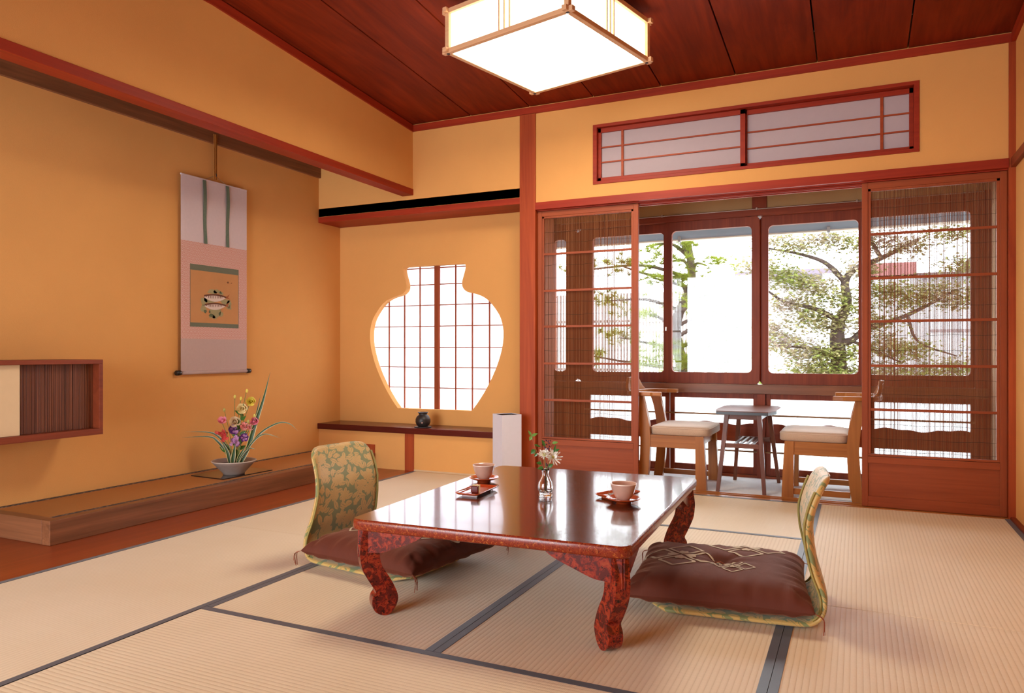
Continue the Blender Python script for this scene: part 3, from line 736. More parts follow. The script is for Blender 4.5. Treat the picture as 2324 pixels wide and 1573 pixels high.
# ------------------------------------------------------------------ legless floor chairs
prof_c = [(0.06, .013), (0.30, .012), (0.50, .013), (0.548, .022), (0.572, .048), (0.577, .082), (0.570, .115), (0.552, .16), (0.537, .212), (0.527, .258), (0.525, .304), (0.534, .351), (0.551, .399), (0.568, .433), (0.580, .452)]
PC = smooth_path([(a, 0, b) for a, b in prof_c], 5)
def floor_chair(name, label, loc, rz):
    t = thing(name, label, 'floor chair', (loc[0], loc[1], 0.0018), rz, 'legless chairs at the low table')
    P = PC; n = len(P); m = MB(); rings = []
    cum = [0.0]
    for i in range(1, n): cum.append(cum[-1]+(P[i]-P[i-1]).length)
    tot = cum[-1]; K = 18; edge = ([], [])
    for i, p in enumerate(P):
        a = P[max(0, i-1)]; b = P[min(n-1, i+1)]; tg = (b-a).normalized(); nr = Vector((-tg.z, 0, tg.x))
        zz = p.z; hw = 0.20 - 0.028*min(1, max(0, (zz-0.02)/0.25)) - 0.010*max(0, (zz-0.30)/0.15)
        d0 = cum[i]; d1 = tot-cum[i]; r = 0.055
        for d in (d0, d1):
            if d < r: hw = hw-r+math.sqrt(max(1e-6, r*r-(r-d)**2))
        th = 0.0115*min(1, 0.35+d1/0.02, 0.35+d0/0.02)
        curv = 0.022*min(1, max(0, (zz-0.06)/0.2))
        ring = []
        for k in range(K):
            an = 2*PI*k/K; cx, cy = math.cos(an), math.sin(an)
            w = hw*math.copysign(abs(cx)**0.28, cx); e = th*math.copysign(abs(cy)**0.7, cy)
            bow = curv*(1-(w/0.2)**2)
            q = p + nr*e
            ring.append((q.x+bow, w, q.z))
        rings.append(ring)
        if zz > 0.02 and d1 > 0.05:
            for j, s in enumerate((-1, 1)):
                w = s*(hw-0.004); q = p+nr*(th*0.9); edge[j].append((q.x+curv*(1-(w/0.2)**2), w, q.z))
    m.add([q for R in rings for q in R], [(i*K+k, i*K+(k+1) % K, (i+1)*K+(k+1) % K, (i+1)*K+k) for i in range(n-1) for k in range(K)], 0, True)
    m.add(rings[0], [tuple(range(K-1, -1, -1))]); m.add(rings[-1], [tuple(range(K))])
    obj('padded_shell', m, BROCADE, t)
    for j in (0, 1): obj('piping', MB().tube(edge[j], 0.004, 6), plain('olive_piping', (0.30, 0.24, 0.06, 1), 0.6, 0.2, 90), t)
    return t
floor_chair('floor_chair', 'legless floor chair in green gold brocade on the right of the table, seen edge-on', (-0.683, 2.517), math.radians(6.5))
floor_chair('floor_chair', 'green gold brocade legless floor chair near the alcove, patterned side facing the table', (-1.393, 2.408), math.radians(172))

def cushion(label, loc, rz, hx, hy, crests, seed):
    t = thing('floor_cushion', label, 'cushion', (loc[0], loc[1], 0.0), rz, 'brown floor cushions on the legless chairs')
    R_ = random.Random(seed); ph = [R_.uniform(0, 6.28) for _ in range(12)]
    zm = 0.066
    def f0(x, y): return (max(0, 1-abs(x)**5)*max(0, 1-abs(y)**5))**0.42
    def pos(x, y, top=True, lift=0.0):
        px = x*hx*(1-0.045*(1-y*y)); py = y*hy*(1-0.045*(1-x*x))
        f = f0(x, y); e = max(abs(x), abs(y))
        if top:
            z = zm + 0.066*f
            r = math.hypot(x, y); a = math.atan2(y, x)
            z -= 0.026*math.exp(-(r/0.17)**2)*(1+0.3*math.cos(5*a+ph[0]))
            z += 0.0022*math.exp(-((r-0.28)/0.16)**2)*math.cos(9*a+ph[1])
        else: z = zm - 0.040*f
        # gathers running in from the seams
        s = y if abs(x) > abs(y) else x
        g = math.exp(-((e-0.90)/0.16)**2)*min(1, f*4)
        z += g*(0.0030*math.sin(21*s+ph[2]+2*abs(x)) + 0.0022*math.sin(37*s+ph[3]) + 0.0016*math.sin(13*s+ph[4]))*(1 if top else -0.6)
        z += 0.002*math.sin(3*x+ph[5])*math.sin(2.6*y+ph[6])*f
        return (px, py, z+lift)
    m = MB(); NN = 60
    mp = lambda u: math.sin((u-0.5)*PI)*0.75+(u-0.5)*2*0.25
    m.grid(lambda u, v: pos(mp(u), mp(v)), NN, NN)
    m.grid(lambda u, v: pos(mp(u), mp(v), False), NN, NN, 0, True, True)
    def put(X, Y): return pos(X/hx, Y/hy, True, 0.0016)
    for (cx, cy, a, rot) in crests:
        c_, s_ = math.cos(rot), math.sin(rot)
        T = lambda x, y: put(cx+c_*x-s_*y, cy+s_*x+c_*y)
        wd = a*0.10
        for qx, qy in ((-1, -1), (1, -1), (1, 1), (-1, 1)):
            ox, oy = qx*a*0.53, qy*a*0.53
            o = rpoly(a*0.48, a*0.48, a*0.10, 3); i_ = rpoly(a*0.48-wd, a*0.48-wd, a*0.06, 3)
            def sub(L):
                out = []
                for k in range(len(L)):
                    p, q = L[k], L[(k+1) % len(L)]
                    ns = 7 if math.hypot(q[0]-p[0], q[1]-p[1]) > a*0.3 else 1
                    for j in range(ns): out.append((p[0]+(q[0]-p[0])*j/ns, p[1]+(q[1]-p[1])*j/ns))
                return out
            o, i_ = sub(o), sub(i_); n = len(o)
            m.add([T(ox+x, oy+y) for x, y in o]+[T(ox+x, oy+y) for x, y in i_], [(k, (k+1) % n, n+(k+1) % n, n+k) for k in range(n)], 1, True)
        for k in range(4):       # four-petal flower at the middle
            an = k*PI/2+PI/4
            pet = [(0.06, 0), (0.22, 0.11), (0.40, 0.16), (0.52, 0.10), (0.47, 0.0), (0.52, -0.10), (0.40, -0.16), (0.22, -0.11)]
            cc, ss = math.cos(an), math.sin(an)
            pts = [(a*(x*cc-y*ss), a*(x*ss+y*cc)) for x, y in pet]
            ctr = (a*0.3*cc, a*0.3*ss); n = len(pts)
            v = [pos((cx+c_*x-s_*y)/hx, (cy+s_*x+c_*y)/hy, True, 0.0022) for x, y in pts+[ctr]]
            m.add(v, [(j, (j+1) % n, n) for j in range(n)], 1, True)
    obj('cover', m, [VELVET, CREST], t)
    CORD = plain('rust_tassel_thread', (0.30, 0.075, 0.03, 1), 0.8)
    obj('centre_tuft', MB().tube([pos(-0.07, 0.0, True, 0.004), pos(0.0, 0.01, True, 0.006), pos(0.08, -0.02, True, 0.004)], 0.0022, 6), CORD, t)
    for sx in (-1, 1):
        for sy in (-1, 1):
            m = MB()
            for k in range(7):
                a = R_.uniform(-0.5, 0.5); L = R_.uniform(0.035, 0.06)
                x0, y0, z0 = sx*hx*0.995, sy*hy*0.995, zm
                ex, ey = sx*(hx+0.012+0.010*math.cos(a)), sy*(hy+0.006)+0.015*math.sin(a)
                m.tube(smooth_path([(x0, y0, z0), (ex, ey, z0-0.012), (ex+sx*0.003*R_.uniform(-1, 1), ey+0.004*R_.uniform(-1, 1), max(0.0045, z0-L))], 3), 0.0009, 4)
            obj('tassel', m, CORD, t)
    return t
cushion('brown velvet floor cushion with three cream crests on the floor chair seen edge-on', (-0.425, 2.588), math.radians(6.5), 0.285, 0.280,
        [(-0.135, 0.005, 0.105, math.radians(38)), (0.085, 0.175, 0.098, math.radians(45)), (0.045, -0.075, 0.055, math.radians(45))], 3)
cushion('brown velvet floor cushion half under the table on the chair near the alcove', (-1.640, 2.482), math.radians(172), 0.285, 0.280,
        [(0.155, 0.045, 0.075, math.radians(40)), (-0.12, -0.03, 0.105, math.radians(45)), (-0.02, -0.16, 0.055, math.radians(45))], 5)

# ------------------------------------------------------------------ tea things on the table
ZT = 0.3134
GLAZE = plain('pinkish_cup_glaze', (0.56, 0.33, 0.25, 1), 0.22, 0.10, 60, Coat_Weight=0.6, Coat_Roughness=0.08)
REDLAQ = plain('vermilion_lacquer', (0.42, 0.055, 0.012, 1), 0.18, 0.08, 20, Coat_Weight=0.7, Coat_Roughness=0.05)
def saucer(x, y, label):
    t = thing('saucer', label, 'saucer', (x, y, ZT), 0, 'red lacquer saucers')
    m = MB().lathe([(0.0, 0.006), (0.022, 0.006), (0.024, 0.0), (0.027, 0.0), (0.028, 0.006), (0.045, 0.010), (0.0605, 0.0175), (0.061, 0.0195), (0.059, 0.0195), (0.044, 0.0125), (0.030, 0.0100), (0.0, 0.0095)], n=40)
    obj('plate', m, REDLAQ, t)
def teacup(x, y, label):
    t = thing('teacup', label, 'teacup', (x, y, ZT+0.0098), 0, 'pinkish teacups')
    m = MB().lathe([(0.0, 0.003), (0.019, 0.003), (0.0195, 0.0), (0.022, 0.0), (0.0225, 0.004), (0.0305, 0.013), (0.0375, 0.028), (0.0425, 0.045), (0.0460, 0.0575), (0.0462, 0.0590), (0.0445, 0.0590), (0.0405, 0.045), (0.0355, 0.029), (0.028, 0.015), (0.015, 0.009), (0.0, 0.008)], n=40)
    obj('cup_body', m, GLAZE, t)
    obj('rim', MB().lathe([(0.0445, 0.0585), (0.0453, 0.0600), (0.0463, 0.0585), (0.0460, 0.0565)], n=40), plain('pale_rim', (0.78, 0.62, 0.54, 1), 0.2), t)
    obj('tea', MB().lathe([(0.0, 0.040), (0.0383, 0.040)], n=32), plain('green_tea', (0.22, 0.17, 0.05, 1), 0.08), t)
saucer(-1.372, 2.658, 'red saucer under the teacup beyond the tray with a red cube sweet')
teacup(-1.372, 2.658, 'pinkish teacup beyond the tray with a red cube sweet')
saucer(-0.737, 2.488, 'red saucer under the teacup in front of the leaf-wrapped sweet')
teacup(-0.737, 2.488, 'pinkish teacup in front of the leaf-wrapped sweet')
def tray(x, y, rz, hx, hy, label):
    t = thing('sweet_tray', label, 'tray', (x, y, ZT), rz, 'small red lacquer trays')
    m = MB(); P = [(0.86, 0.006), (1.0, 0.012), (1.0, 0.0145), (0.965, 0.0145), (0.90, 0.0085)]
    rr = [[(a*q, b*q if False else math.copysign(abs(b)-hx*(1-q), b), z) for a, b in rpoly(hx, hy, 0.012, 3)] for q, z in P]
    n = len(rr[0]); m.add([p for R in rr for p in R], [(i*n+k, i*n+(k+1) % n, (i+1)*n+(k+1) % n, (i+1)*n+k) for i in range(len(P)-1) for k in range(n)], 0, True)
    m.add(rr[0], [tuple(range(n-1, -1, -1))]); m.add(rr[-1], [tuple(range(n))])
    obj('dish', m, REDLAQ, t)
    for s in (-1, 1): obj('foot', box1(-hx*0.6, hx*0.6, s*hy*0.7-0.004, s*hy*0.7+0.004, 0.0, 0.0075), REDLAQ, t)
    return t
tray(-1.287, 2.437, math.radians(3.5), 0.048, 0.095, 'small red tray holding a dark red cube sweet')
tray(-0.790, 2.598, math.radians(-24), 0.043, 0.082, 'small red tray holding the leaf-wrapped sweet')
t = thing('bean_sweet', 'dark red cube sweet with a cream leaf strip on the tray', 'sweet', (-1.272, 2.395, ZT+0.0086), math.radians(14))
obj('cube', box1(-0.0145, 0.0145, -0.0145, 0.0145, 0, 0.027), plain('red_bean_jelly', (0.11, 0.012, 0.010, 1), 0.25, 0.1, 60, Coat_Weight=0.4), t, 0.004)
obj('leaf_strip', MB().box(0.0150, 0.0165, -0.010, 0.010, 0, 0.0278).box(-0.010, 0.0165, -0.010, 0.010, 0.0273, 0.0283), plain('cream_strip', (0.72, 0.55, 0.24, 1), 0.5), t, 0.0004)
t = thing('sweet_pick', 'thin wooden pick lying on the tray beside the cube sweet', 'pick', (-1.306, 2.40, ZT+0.0146), math.radians(8))
obj('stick', MB().tube([(-0.022, -0.018, 0.0020), (0.0, 0.02, 0.0016), (0.008, 0.058, 0.0016)], [0.0014, 0.002, 0.001], 6), WC('y'), t)
t = thing('wrapped_sweet', 'tan leaf-wrapped sweet on the tray behind a teacup', 'sweet', (-0.800, 2.578, ZT+0.0086), math.radians(20))
m = MB().grid(lambda u, v: ((u-0.5)*0.05*(1-0.35*v), (v-0.5)*0.045, 0.003+0.024*math.sin(PI*u)*(1-0.35*v)+0.002*math.sin(9*u)), 12, 8)
m.grid(lambda u, v: ((u-0.5)*0.05*(1-0.35*v), (v-0.5)*0.045, 0.0), 12, 8, 0, True, True)
obj('wrapping_leaf', m, plain('tan_leaf', (0.42, 0.25, 0.07, 1), 0.5, 0.25, 90), t)
t = thing('sweet_pick', 'dark pick lying on the tray by the leaf-wrapped sweet', 'pick', (-0.765, 2.61, ZT+0.0148), math.radians(-60))
obj('stick', MB().tube([(-0.03, 0, 0.0018), (0.035, 0.004, 0.0018)], 0.0016, 6), plain('dark_pick', (0.03, 0.02, 0.02, 1), 0.5), t)

# ------------------------------------------------------------------ little flower vase on the table
VX, VY = -1.0297, 2.4842
gv = thing('flower_vase', 'small clear glass bud vase at the middle of the table', 'vase', (VX, VY, ZT+0.0004))
out = [(0.0, 0.0), (0.0235, 0.0), (0.0250, 0.003), (0.0245, 0.0075), (0.0215, 0.0105), (0.0235, 0.016), (0.0275, 0.028), (0.0280, 0.037), (0.0250, 0.050), (0.0185, 0.063), (0.0130, 0.076), (0.0118, 0.084), (0.0140, 0.094), (0.0155, 0.0985)]
inn = [(0.0140, 0.0990), (0.0122, 0.094), (0.0100, 0.084), (0.0112, 0.076), (0.0165, 0.063), (0.0230, 0.050), (0.0258, 0.037), (0.0252, 0.028), (0.021, 0.018), (0.012, 0.0135), (0.0, 0.0130)]
obj('glass_body', MB().lathe(out+inn, n=36), clear_glass(), gv)
STEM = plain('green_stem', (0.12, 0.20, 0.04, 1), 0.5, 0.2, 60)
LEAF = plain('glossy_green_leaf', (0.045, 0.14, 0.022, 1), 0.35, 0.3, 40)
LEAF2 = plain('light_green_leaf', (0.16, 0.33, 0.06, 1), 0.4, 0.25, 40)
TWIG = plain('reddish_twig', (0.30, 0.12, 0.04, 1), 0.5)

def leaf(m, p, d, up, L, Wd, mi=0, fold=0.25, droop=0.15):
    d = Vector(d).normalized(); up = Vector(up); s = d.cross(up).normalized(); n = s.cross(d).normalized(); p = Vector(p)
    def fn(u, v):
        w = Wd*math.sin(PI*min(1, v**0.8))*(1-0.25*v); a = (u-0.5)*2
        return p+d*(L*v)+s*(a*w*0.5)+n*(abs(a)*fold*w*0.5-droop*L*v*v)
    m.grid(fn, 4, 7, mi)
def petal(m, p, d, n, L, Wd, curl, mi=0, tip=0.75):
    d = Vector(d).normalized(); n = Vector(n).normalized(); s = d.cross(n).normalized(); p = Vector(p)
    def fn(u, v):
        a = (u-0.5)*2; w = Wd*math.sin(PI*min(0.5+0.0, v*0.5+0.02)/1.0)*(1 if v < tip else math.sqrt(max(0.02, 1-((v-tip)/(1-tip+0.02))**2)))
        return p+d*(L*v)+s*(a*w*0.5)+n*(curl*L*v*v+0.18*a*a*w)
    m.grid(fn, 4, 5, mi)
def basis(n):
    n = Vector(n).normalized(); a = n.cross(Vector((0, 0, 1)))
    if a.length < 1e-3: a = Vector((1, 0, 0))
    a.normalize(); return n, a, n.cross(a).normalized()
def bloom(m, c, nrm, R, layers, npet, rnd, mi=0, cup=0.5, wid=0.9):
    n, a, b = basis(nrm); c = Vector(c)
    for l in range(layers):
        q = l/max(1, layers-1); el = 0.25+1.05*q; r = R*(1-0.45*q)
        for k in range(npet):
            an = 2*PI*(k+0.5*(l % 2))/npet + rnd.uniform(-.2, .2)
            d = (a*math.cos(an)+b*math.sin(an))*math.cos(el)+n*math.sin(el)
            nn = n*math.cos(el)-(a*math.cos(an)+b*math.sin(an))*math.sin(el)
            petal(m, c-n*R*0.2+d*R*0.08, d, nn, r, r*wid, cup*rnd.uniform(0.5, 1.1), mi)
TOCAM = Vector((0.70, -0.70, 0.25))
rf = random.Random(11)
def vase_flower(label, cen, nrm, R, np_):
    t = thing('chrysanthemum', label, 'flower', (VX, VY, ZT+0.014), 0, 'white chrysanthemums in the bud vase')
    c = Vector(cen)
    obj('stem', MB().tube(smooth_path([(0.001, 0, 0.002), (0.003, 0.0, 0.07), tuple(c-Vector(nrm).normalized()*0.010)], 6), 0.0013, 6), STEM, t)
    n, a, b = basis(nrm); m = MB()
    for l in range(3):
        for k in range(np_):
            an = 2*PI*k/np_+0.25*l+rf.uniform(-.1, .1); el = 0.10+0.36*l+rf.uniform(-.1, .1)
            d = (a*math.cos(an)+b*math.sin(an))*math.cos(el)+n*math.sin(el)
            nn = n*math.cos(el)-(a*math.cos(an)+b*math.sin(an))*math.sin(el)
            petal(m, c+d*0.003, d, nn, R*(1-0.22*l)*rf.uniform(0.85, 1.15), 0.0058, rf.uniform(0.0, 0.3), 0, 0.85)
    obj('petals', m, plain('white_petal', (0.86, 0.84, 0.76, 1), 0.6), t)
    m = MB().lathe([(0.0, 0.006), (0.004, 0.005), (0.0065, 0.001), (0.006, -0.002)], n=12)
    M_ = Matrix((a, b, n)).transposed(); m.v = [tuple(M_ @ Vector(p)+c+n*0.002) for p in m.v]
    obj('centre', m, plain('yellow_green_centre', (0.55, 0.52, 0.12, 1), 0.7), t)
vase_flower('smaller white chrysanthemum in the bud vase, facing up beside the leafy twig', (-0.004, -0.001, 0.136), (0.25, -0.55, 0.7), 0.022, 13)
vase_flower('larger white chrysanthemum in the bud vase, leaning towards the window', (0.024, 0.010, 0.128), (0.62, -0.60, 0.35), 0.029, 14)
t = thing('leafy_twig', 'twig with green oval leaves rising from the bud vase', 'twig', (VX, VY, ZT+0.014), 0)
path = smooth_path([(-0.002, 0, 0.002), (-0.006, 0.0, 0.075), (-0.020, -0.008, 0.125), (-0.036, -0.016, 0.168), (-0.047, -0.021, 0.212)], 6)
obj('stem', MB().tube(path, 0.0011, 6), TWIG, t)
for p, d, L, Wd, mt in (((-0.047, -0.021, 0.205), (0.7, 0.3, 0.35), 0.026, 0.013, LEAF2), ((-0.047, -0.021, 0.205), (-0.35, -0.2, 0.8), 0.024, 0.011, LEAF2), ((-0.046, -0.021, 0.205), (-0.2, -0.3, -0.6), 0.018, 0.014, LEAF2),
        ((-0.034, -0.015, 0.155), (-0.4, -0.3, -0.4), 0.022, 0.020, LEAF), ((-0.028, -0.012, 0.142), (-0.4, -0.2, -0.5), 0.016, 0.012, LEAF), ((-0.012, -0.003, 0.105), (-0.5, -0.4, 0.1), 0.022, 0.016, LEAF), ((-0.008, -0.002, 0.09), (-0.6, -0.4, -0.1), 0.022, 0.016, LEAF), ((-0.038, -0.017, 0.174), (0.8, 0.35, -0.25), 0.028, 0.009, LEAF)):
    m = MB(); leaf(m, p, d, (0.5, -0.7, 0.4), L, Wd, 0); obj('leaf', m, mt, t)
t = thing('dark_sprig', 'dark purple flower sprig with green leaves behind the white chrysanthemums', 'sprig', (VX, VY, ZT+0.014), 0)
obj('stem', MB().tube(smooth_path([(0.003, 0.001, 0.002), (0.003, 0.004, 0.08), (0.012, 0.012, 0.15), (0.022, 0.016, 0.19)], 6), 0.0011, 6), TWIG, t)
for p, d, L, Wd, mt in (((-0.004, 0.004, 0.165), (-0.3, -0.1, 0.8), 0.030, 0.012, LEAF), ((0.020, 0.016, 0.178), (0.9, 0.2, 0.25), 0.022, 0.013, LEAF2), ((0.024, 0.016, 0.14), (0.25, 0.1, 0.9), 0.036, 0.010, LEAF), ((0.030, 0.016, 0.15), (0.8, 0.2, 0.4), 0.020, 0.012, LEAF), ((0.012, 0.0, 0.092), (0.5, 0.1, 0.4), 0.022, 0.016, LEAF)):
    m = MB(); leaf(m, p, d, (0.5, -0.7, 0.4), L, Wd, 0); obj('leaf', m, mt, t)
for zz in (0.158, 0.095, 0.185):
    m = MB()
    for k in range(12):
        p = (rf.gauss(0.0, 0.007)+0.004, rf.gauss(0.008, 0.004), rf.gauss(zz, 0.006))
        m.lathe([(0.0, -0.0032), (0.0036, 0.0), (0.0, 0.0034)], p, 6)
    obj('blossom_cluster', m, plain('deep_purple', (0.075, 0.012, 0.035, 1), 0.6, 0.4, 90), t)

# ------------------------------------------------------------------ shelf jar, paper floor lamp
DARK = plain('unglazed_dark_clay', (0.020, 0.014, 0.013, 1), 0.45, 0.3, 60)
t = thing('coaster', 'black round coaster under the dark clay jar', 'coaster', (-2.800, 4.478, 0.3052))
obj('disc', MB().lathe([(0.0, 0.0), (0.060, 0.0), (0.061, 0.003), (0.059, 0.0055), (0.0, 0.0055)], n=32), DARK, t)
t = thing('clay_jar', 'dark round clay burner jar on the long shelf below the vase window', 'jar', (-2.800, 4.478, 0.3109))
obj('body', MB().lathe([(0.0, 0.0), (0.033, 0.0), (0.046, 0.012), (0.0535, 0.032), (0.053, 0.052), (0.044, 0.072), (0.032, 0.083), (0.029, 0.088), (0.032, 0.095), (0.0375, 0.101), (0.035, 0.102), (0.027, 0.094), (0.024, 0.086), (0.038, 0.07), (0.047, 0.045), (0.04, 0.015), (0.0, 0.006)], n=36), DARK, t)
hole = MB(); c = Vector((0.0215, -0.0470, 0.030)); hole.lathe([(0.0, 0.0), (0.005, 0.0), (0.0055, -0.003)], (0, 0, 0), 12)
n, a, b = basis((0.42, -0.90, -0.05)); M_ = Matrix((a, b, n)).transposed(); hole.v = [tuple(M_ @ Vector(p)+c+n*0.0022) for p in hole.v]
obj('vent_hole', hole, plain('ember_pink', (0.60, 0.33, 0.28, 1), 0.4), t)

t = thing('paper_floor_lamp', 'tall white paper floor lamp on a black base beside the red post', 'floor lamp', (-2.040, 4.275, 0.0018), math.radians(52))
q = 0.069
m = MB()
for s in (-1, 1): m.box(-q, q, s*q, s*(q-0.002), 0.085, 0.440).box(s*q, s*(q-0.002), -q+0.002, q-0.002, 0.085, 0.440)
obj('paper_shade', m, PAPER_LAMP, t)
BLK = plain('black_lacquer', (0.012, 0.010, 0.010, 1), 0.3)
obj('base', box1(-q-0.010, q+0.010, -q-0.010, q+0.010, 0.0, 0.09), BLK, t, 0.003)
m = MB()
for s in (-1, 1): m.box(-q+0.003, q-0.003, s*(q-0.003), s*(q-0.008), 0.430, 0.436).box(s*(q-0.003), s*(q-0.008), -q+0.003, q-0.003, 0.430, 0.436)
obj('inner_frame', m, BLK, t)

# ------------------------------------------------------------------ hanging scroll
sc = thing('hanging_scroll', 'hanging scroll with two painted fish on the alcove wall', 'scroll', (-3.655, 3.40, 0.715))
sx0 = -3.6565
CL1 = plain('lavender_silk', (0.60, 0.50, 0.52, 1), 0.75, 0.05, 60)
CL2 = plain('greyish_mauve_silk', (0.46, 0.33, 0.30, 1), 0.75, 0.05, 60)
def pink_brocade():
    n = N('pink_wave_brocade'); v = n.coord((1, 38, 56))
    x, y, z = n.sep(v)[0:3]
    cb = n.n('ShaderNodeCombineXYZ'); n.t.links.new(y, cb.inputs[0]); n.t.links.new(z, cb.inputs[1])
    row = n.m('MODULO', n.m('FLOOR', z), 2.0)
    yy = n.m('ADD', y, n.m('MULTIPLY', n.m('ABSOLUTE', row), 0.5))
    fx = n.m('SUBTRACT', n.m('FRACT', yy), 0.5); fz = n.m('FRACT', z)
    r = n.m('SQRT', n.m('ADD', n.m('MULTIPLY', fx, fx), n.m('MULTIPLY', n.m('MULTIPLY', fz, fz), 0.45)))
    ring = n.m('GREATER_THAN', n.m('SINE', n.m('MULTIPLY', r, 26.0)), 0.35)
    c = n.mix(ring, (0.62, 0.42, 0.36, 1), (0.50, 0.17, 0.13, 1))
    return n.end(n.pbr(c, 0.75))
CLP = pink_brocade()
GRN = plain('dark_green_silk', (0.125, 0.135, 0.085, 1), 0.7, 0.15, 120)
GRT = plain('green_ribbon', (0.115, 0.165, 0.12, 1), 0.6, 0.3, 120)
YA, YZ = 3.1395, 3.6620
def sheet(y0, y1, z0, z1, off=0.0, th=0.0012): return box1(sx0+off, sx0+off+th, y0, y1, z0, z1)
obj('upper_cloth', sheet(YA, YZ, 1.513, 1.908), CL1, sc, 0, True)
obj('middle_cloth', sheet(YA, YZ, 0.9215, 1.513), CLP, sc, 0, True)
obj('lower_cloth', sheet(YA, YZ, 0.716, 0.9215), CL2, sc, 0, True)
m = MB()
A, B, C_, D = 3.205, 3.591, 0.995, 1.377
m.box(sx0+0.0012, sx0+0.0018, A, B, C_, D, 0)
m.box(sx0+0.0014, sx0+0.0022, A, B, D-0.036, D, 1).box(sx0+0.0014, sx0+0.0022, A, B, C_, C_+0.026, 1)
m.box(sx0+0.0014, sx0+0.0021, A, A+0.003, C_, D, 1).box(sx0+0.0014, sx0+0.0021, B-0.003, B, C_, D, 1)
rs = random.Random(4)
def PY(u): return A+(u-180)/960.0*(B-A)          # from the picture's own proportions
def PZ(v): return D-(v-200)/1200.0*(D-C_)
def blob(u, v, a, b, mi, off, wob=0.12, n=18):
    pts = []
    for k in range(n):
        t_ = 2*PI*k/n; r = 1+wob*math.sin(3*t_+u)+wob*0.6*math.sin(5*t_+v)
        pts.append((sx0+off, PY(u)+a/960*(B-A)*math.cos(t_)*r, PZ(v)+b/1200*(D-C_)*math.sin(t_)*r))
    m.add(pts, [tuple(range(n))], mi)
for u, v, a, b in ((600, 700, 90, 45), (700, 690, 80, 40), (780, 720, 40, 40), (440, 900, 60, 80), (430, 1040, 55, 70), (660, 1110, 110, 110), (600, 1190, 60, 40), (860, 880, 90, 55), (940, 900, 50, 60), (940, 985, 50, 45), (780, 1130, 40, 50), (560, 870, 130, 60)): blob(u, v, a, b, 2, 0.0023)
for u, v, a, b in ((770, 712, 22, 18), (935, 985, 22, 20), (575, 1165, 40, 30), (550, 1095, 16, 30), (465, 1095, 28, 32), (740, 1130, 12, 34)): blob(u, v, a, b, 3, 0.0026)
def fish(u0, v0, L, H, tilt):
    n = 24; up = []; lo = []
    for k in range(n+1):
        s = k/n; w = math.sin(PI*min(1, s*0.92+0.06))**0.75
        up.append((u0+L*s, v0-H*0.30*w+tilt*s)); lo.append((u0+L*s, v0+H*0.70*w+tilt*s))
    P = [(sx0+0.0028, PY(a), PZ(b)) for a, b in up+lo[::-1]]; m.add(P, [tuple(range(len(P)))], 4)
    bk = [(a, b+H*0.22) for a, b in up]; P = [(sx0+0.0031, PY(a), PZ(b)) for a, b in up+bk[::-1]]; m.add(P, [tuple(range(len(P)))], 5)
    for k in range(9):
        s = 0.2+0.075*k; a = u0+L*s; b = v0-H*0.02+tilt*s; hh = H*0.34*(1-0.6*abs(s-0.35))
        m.add([(sx0+0.0034, PY(a-7), PZ(b)), (sx0+0.0034, PY(a+7), PZ(b)), (sx0+0.0034, PY(a+4), PZ(b+hh)), (sx0+0.0034, PY(a-4), PZ(b+hh))], [(0, 1, 2, 3)], 5)
    a, b = u0+L*0.97, v0+tilt+H*0.1
    m.add([(sx0+0.0028, PY(a-20), PZ(b)), (sx0+0.0028, PY(a+85), PZ(b-75)), (sx0+0.0028, PY(a+50), PZ(b-5)), (sx0+0.0028, PY(a+95), PZ(b+30))], [(0, 1, 2, 3)], 6)
    blob(u0+L*0.10, v0+H*0.10, 9, 9, 5, 0.0036, 0, 10)
fish(440, 790, 440, 150, -10); fish(450, 965, 420, 140, -20)
for u, v, a, b in ((915, 485, 10, 26), (915, 485, 26, 6), (960, 498, 6, 6), (992, 488, 8, 12)): blob(u, v, a, b, 5, 0.0026, 0.2, 8)
obj('painting', m, [plain('ochre_painting_paper', (0.50, 0.235, 0.085, 1), 0.85, 0.12, 9), GRN, plain('sage_paint', (0.31, 0.27, 0.13, 1), 0.9, 0.2, 60), plain('dark_green_paint', (0.10, 0.12, 0.06, 1), 0.9), plain('silver_fish_paint', (0.66, 0.54, 0.47, 1), 0.8, 0.1, 90), plain('umber_paint', (0.13, 0.045, 0.022, 1), 0.9), plain('rust_fin_paint', (0.33, 0.10, 0.035, 1), 0.9)], sc, 0, True)
for y_ in (3.315, 3.494):
    rib = MB().grid(lambda u, v: (sx0+0.006+0.004*math.sin(PI*v*2.2), y_-0.013+0.026*u+0.004*math.sin(3*v+y_*9), 1.903-v*0.392), 2, 16)
    rib.grid(lambda u, v: (sx0+0.0054+0.004*math.sin(PI*v*2.2), y_-0.013+0.026*u+0.004*math.sin(3*v+y_*9), 1.903-v*0.392), 2, 16, 0, True, True)
    obj('hanging_ribbon', rib, GRT, sc, 0, True)
obj('top_rod', box1(sx0-0.006, sx0+0.003, YA, YZ, 1.903, 1.912), CL1, sc, 0.001, True)
m = MB(); m.v = []
rod = MB().lathe([(0.0, YA-0.002), (0.0115, YA-0.002), (0.0115, YZ+0.002), (0.0, YZ+0.002)], n=20)
rod.v = [(sx0-0.002+p[0], p[2], 0.716+p[1]) for p in rod.v]
obj('roller', rod, CL2, sc, 0, True)
for ya_, yb_ in ((YA-0.034, YA), (YZ, YZ+0.034)):
    kn = MB().lathe([(0.0, ya_), (0.0125, ya_), (0.0150, ya_+0.002), (0.0150, yb_-0.002), (0.0125, yb_), (0.0, yb_)], n=20)
    kn.v = [(sx0-0.002+p[0], p[2], 0.716+p[1]) for p in kn.v]
    k = obj('roller_knob', kn, BLK, sc, 0, True); tag(k, 'black roller knob')
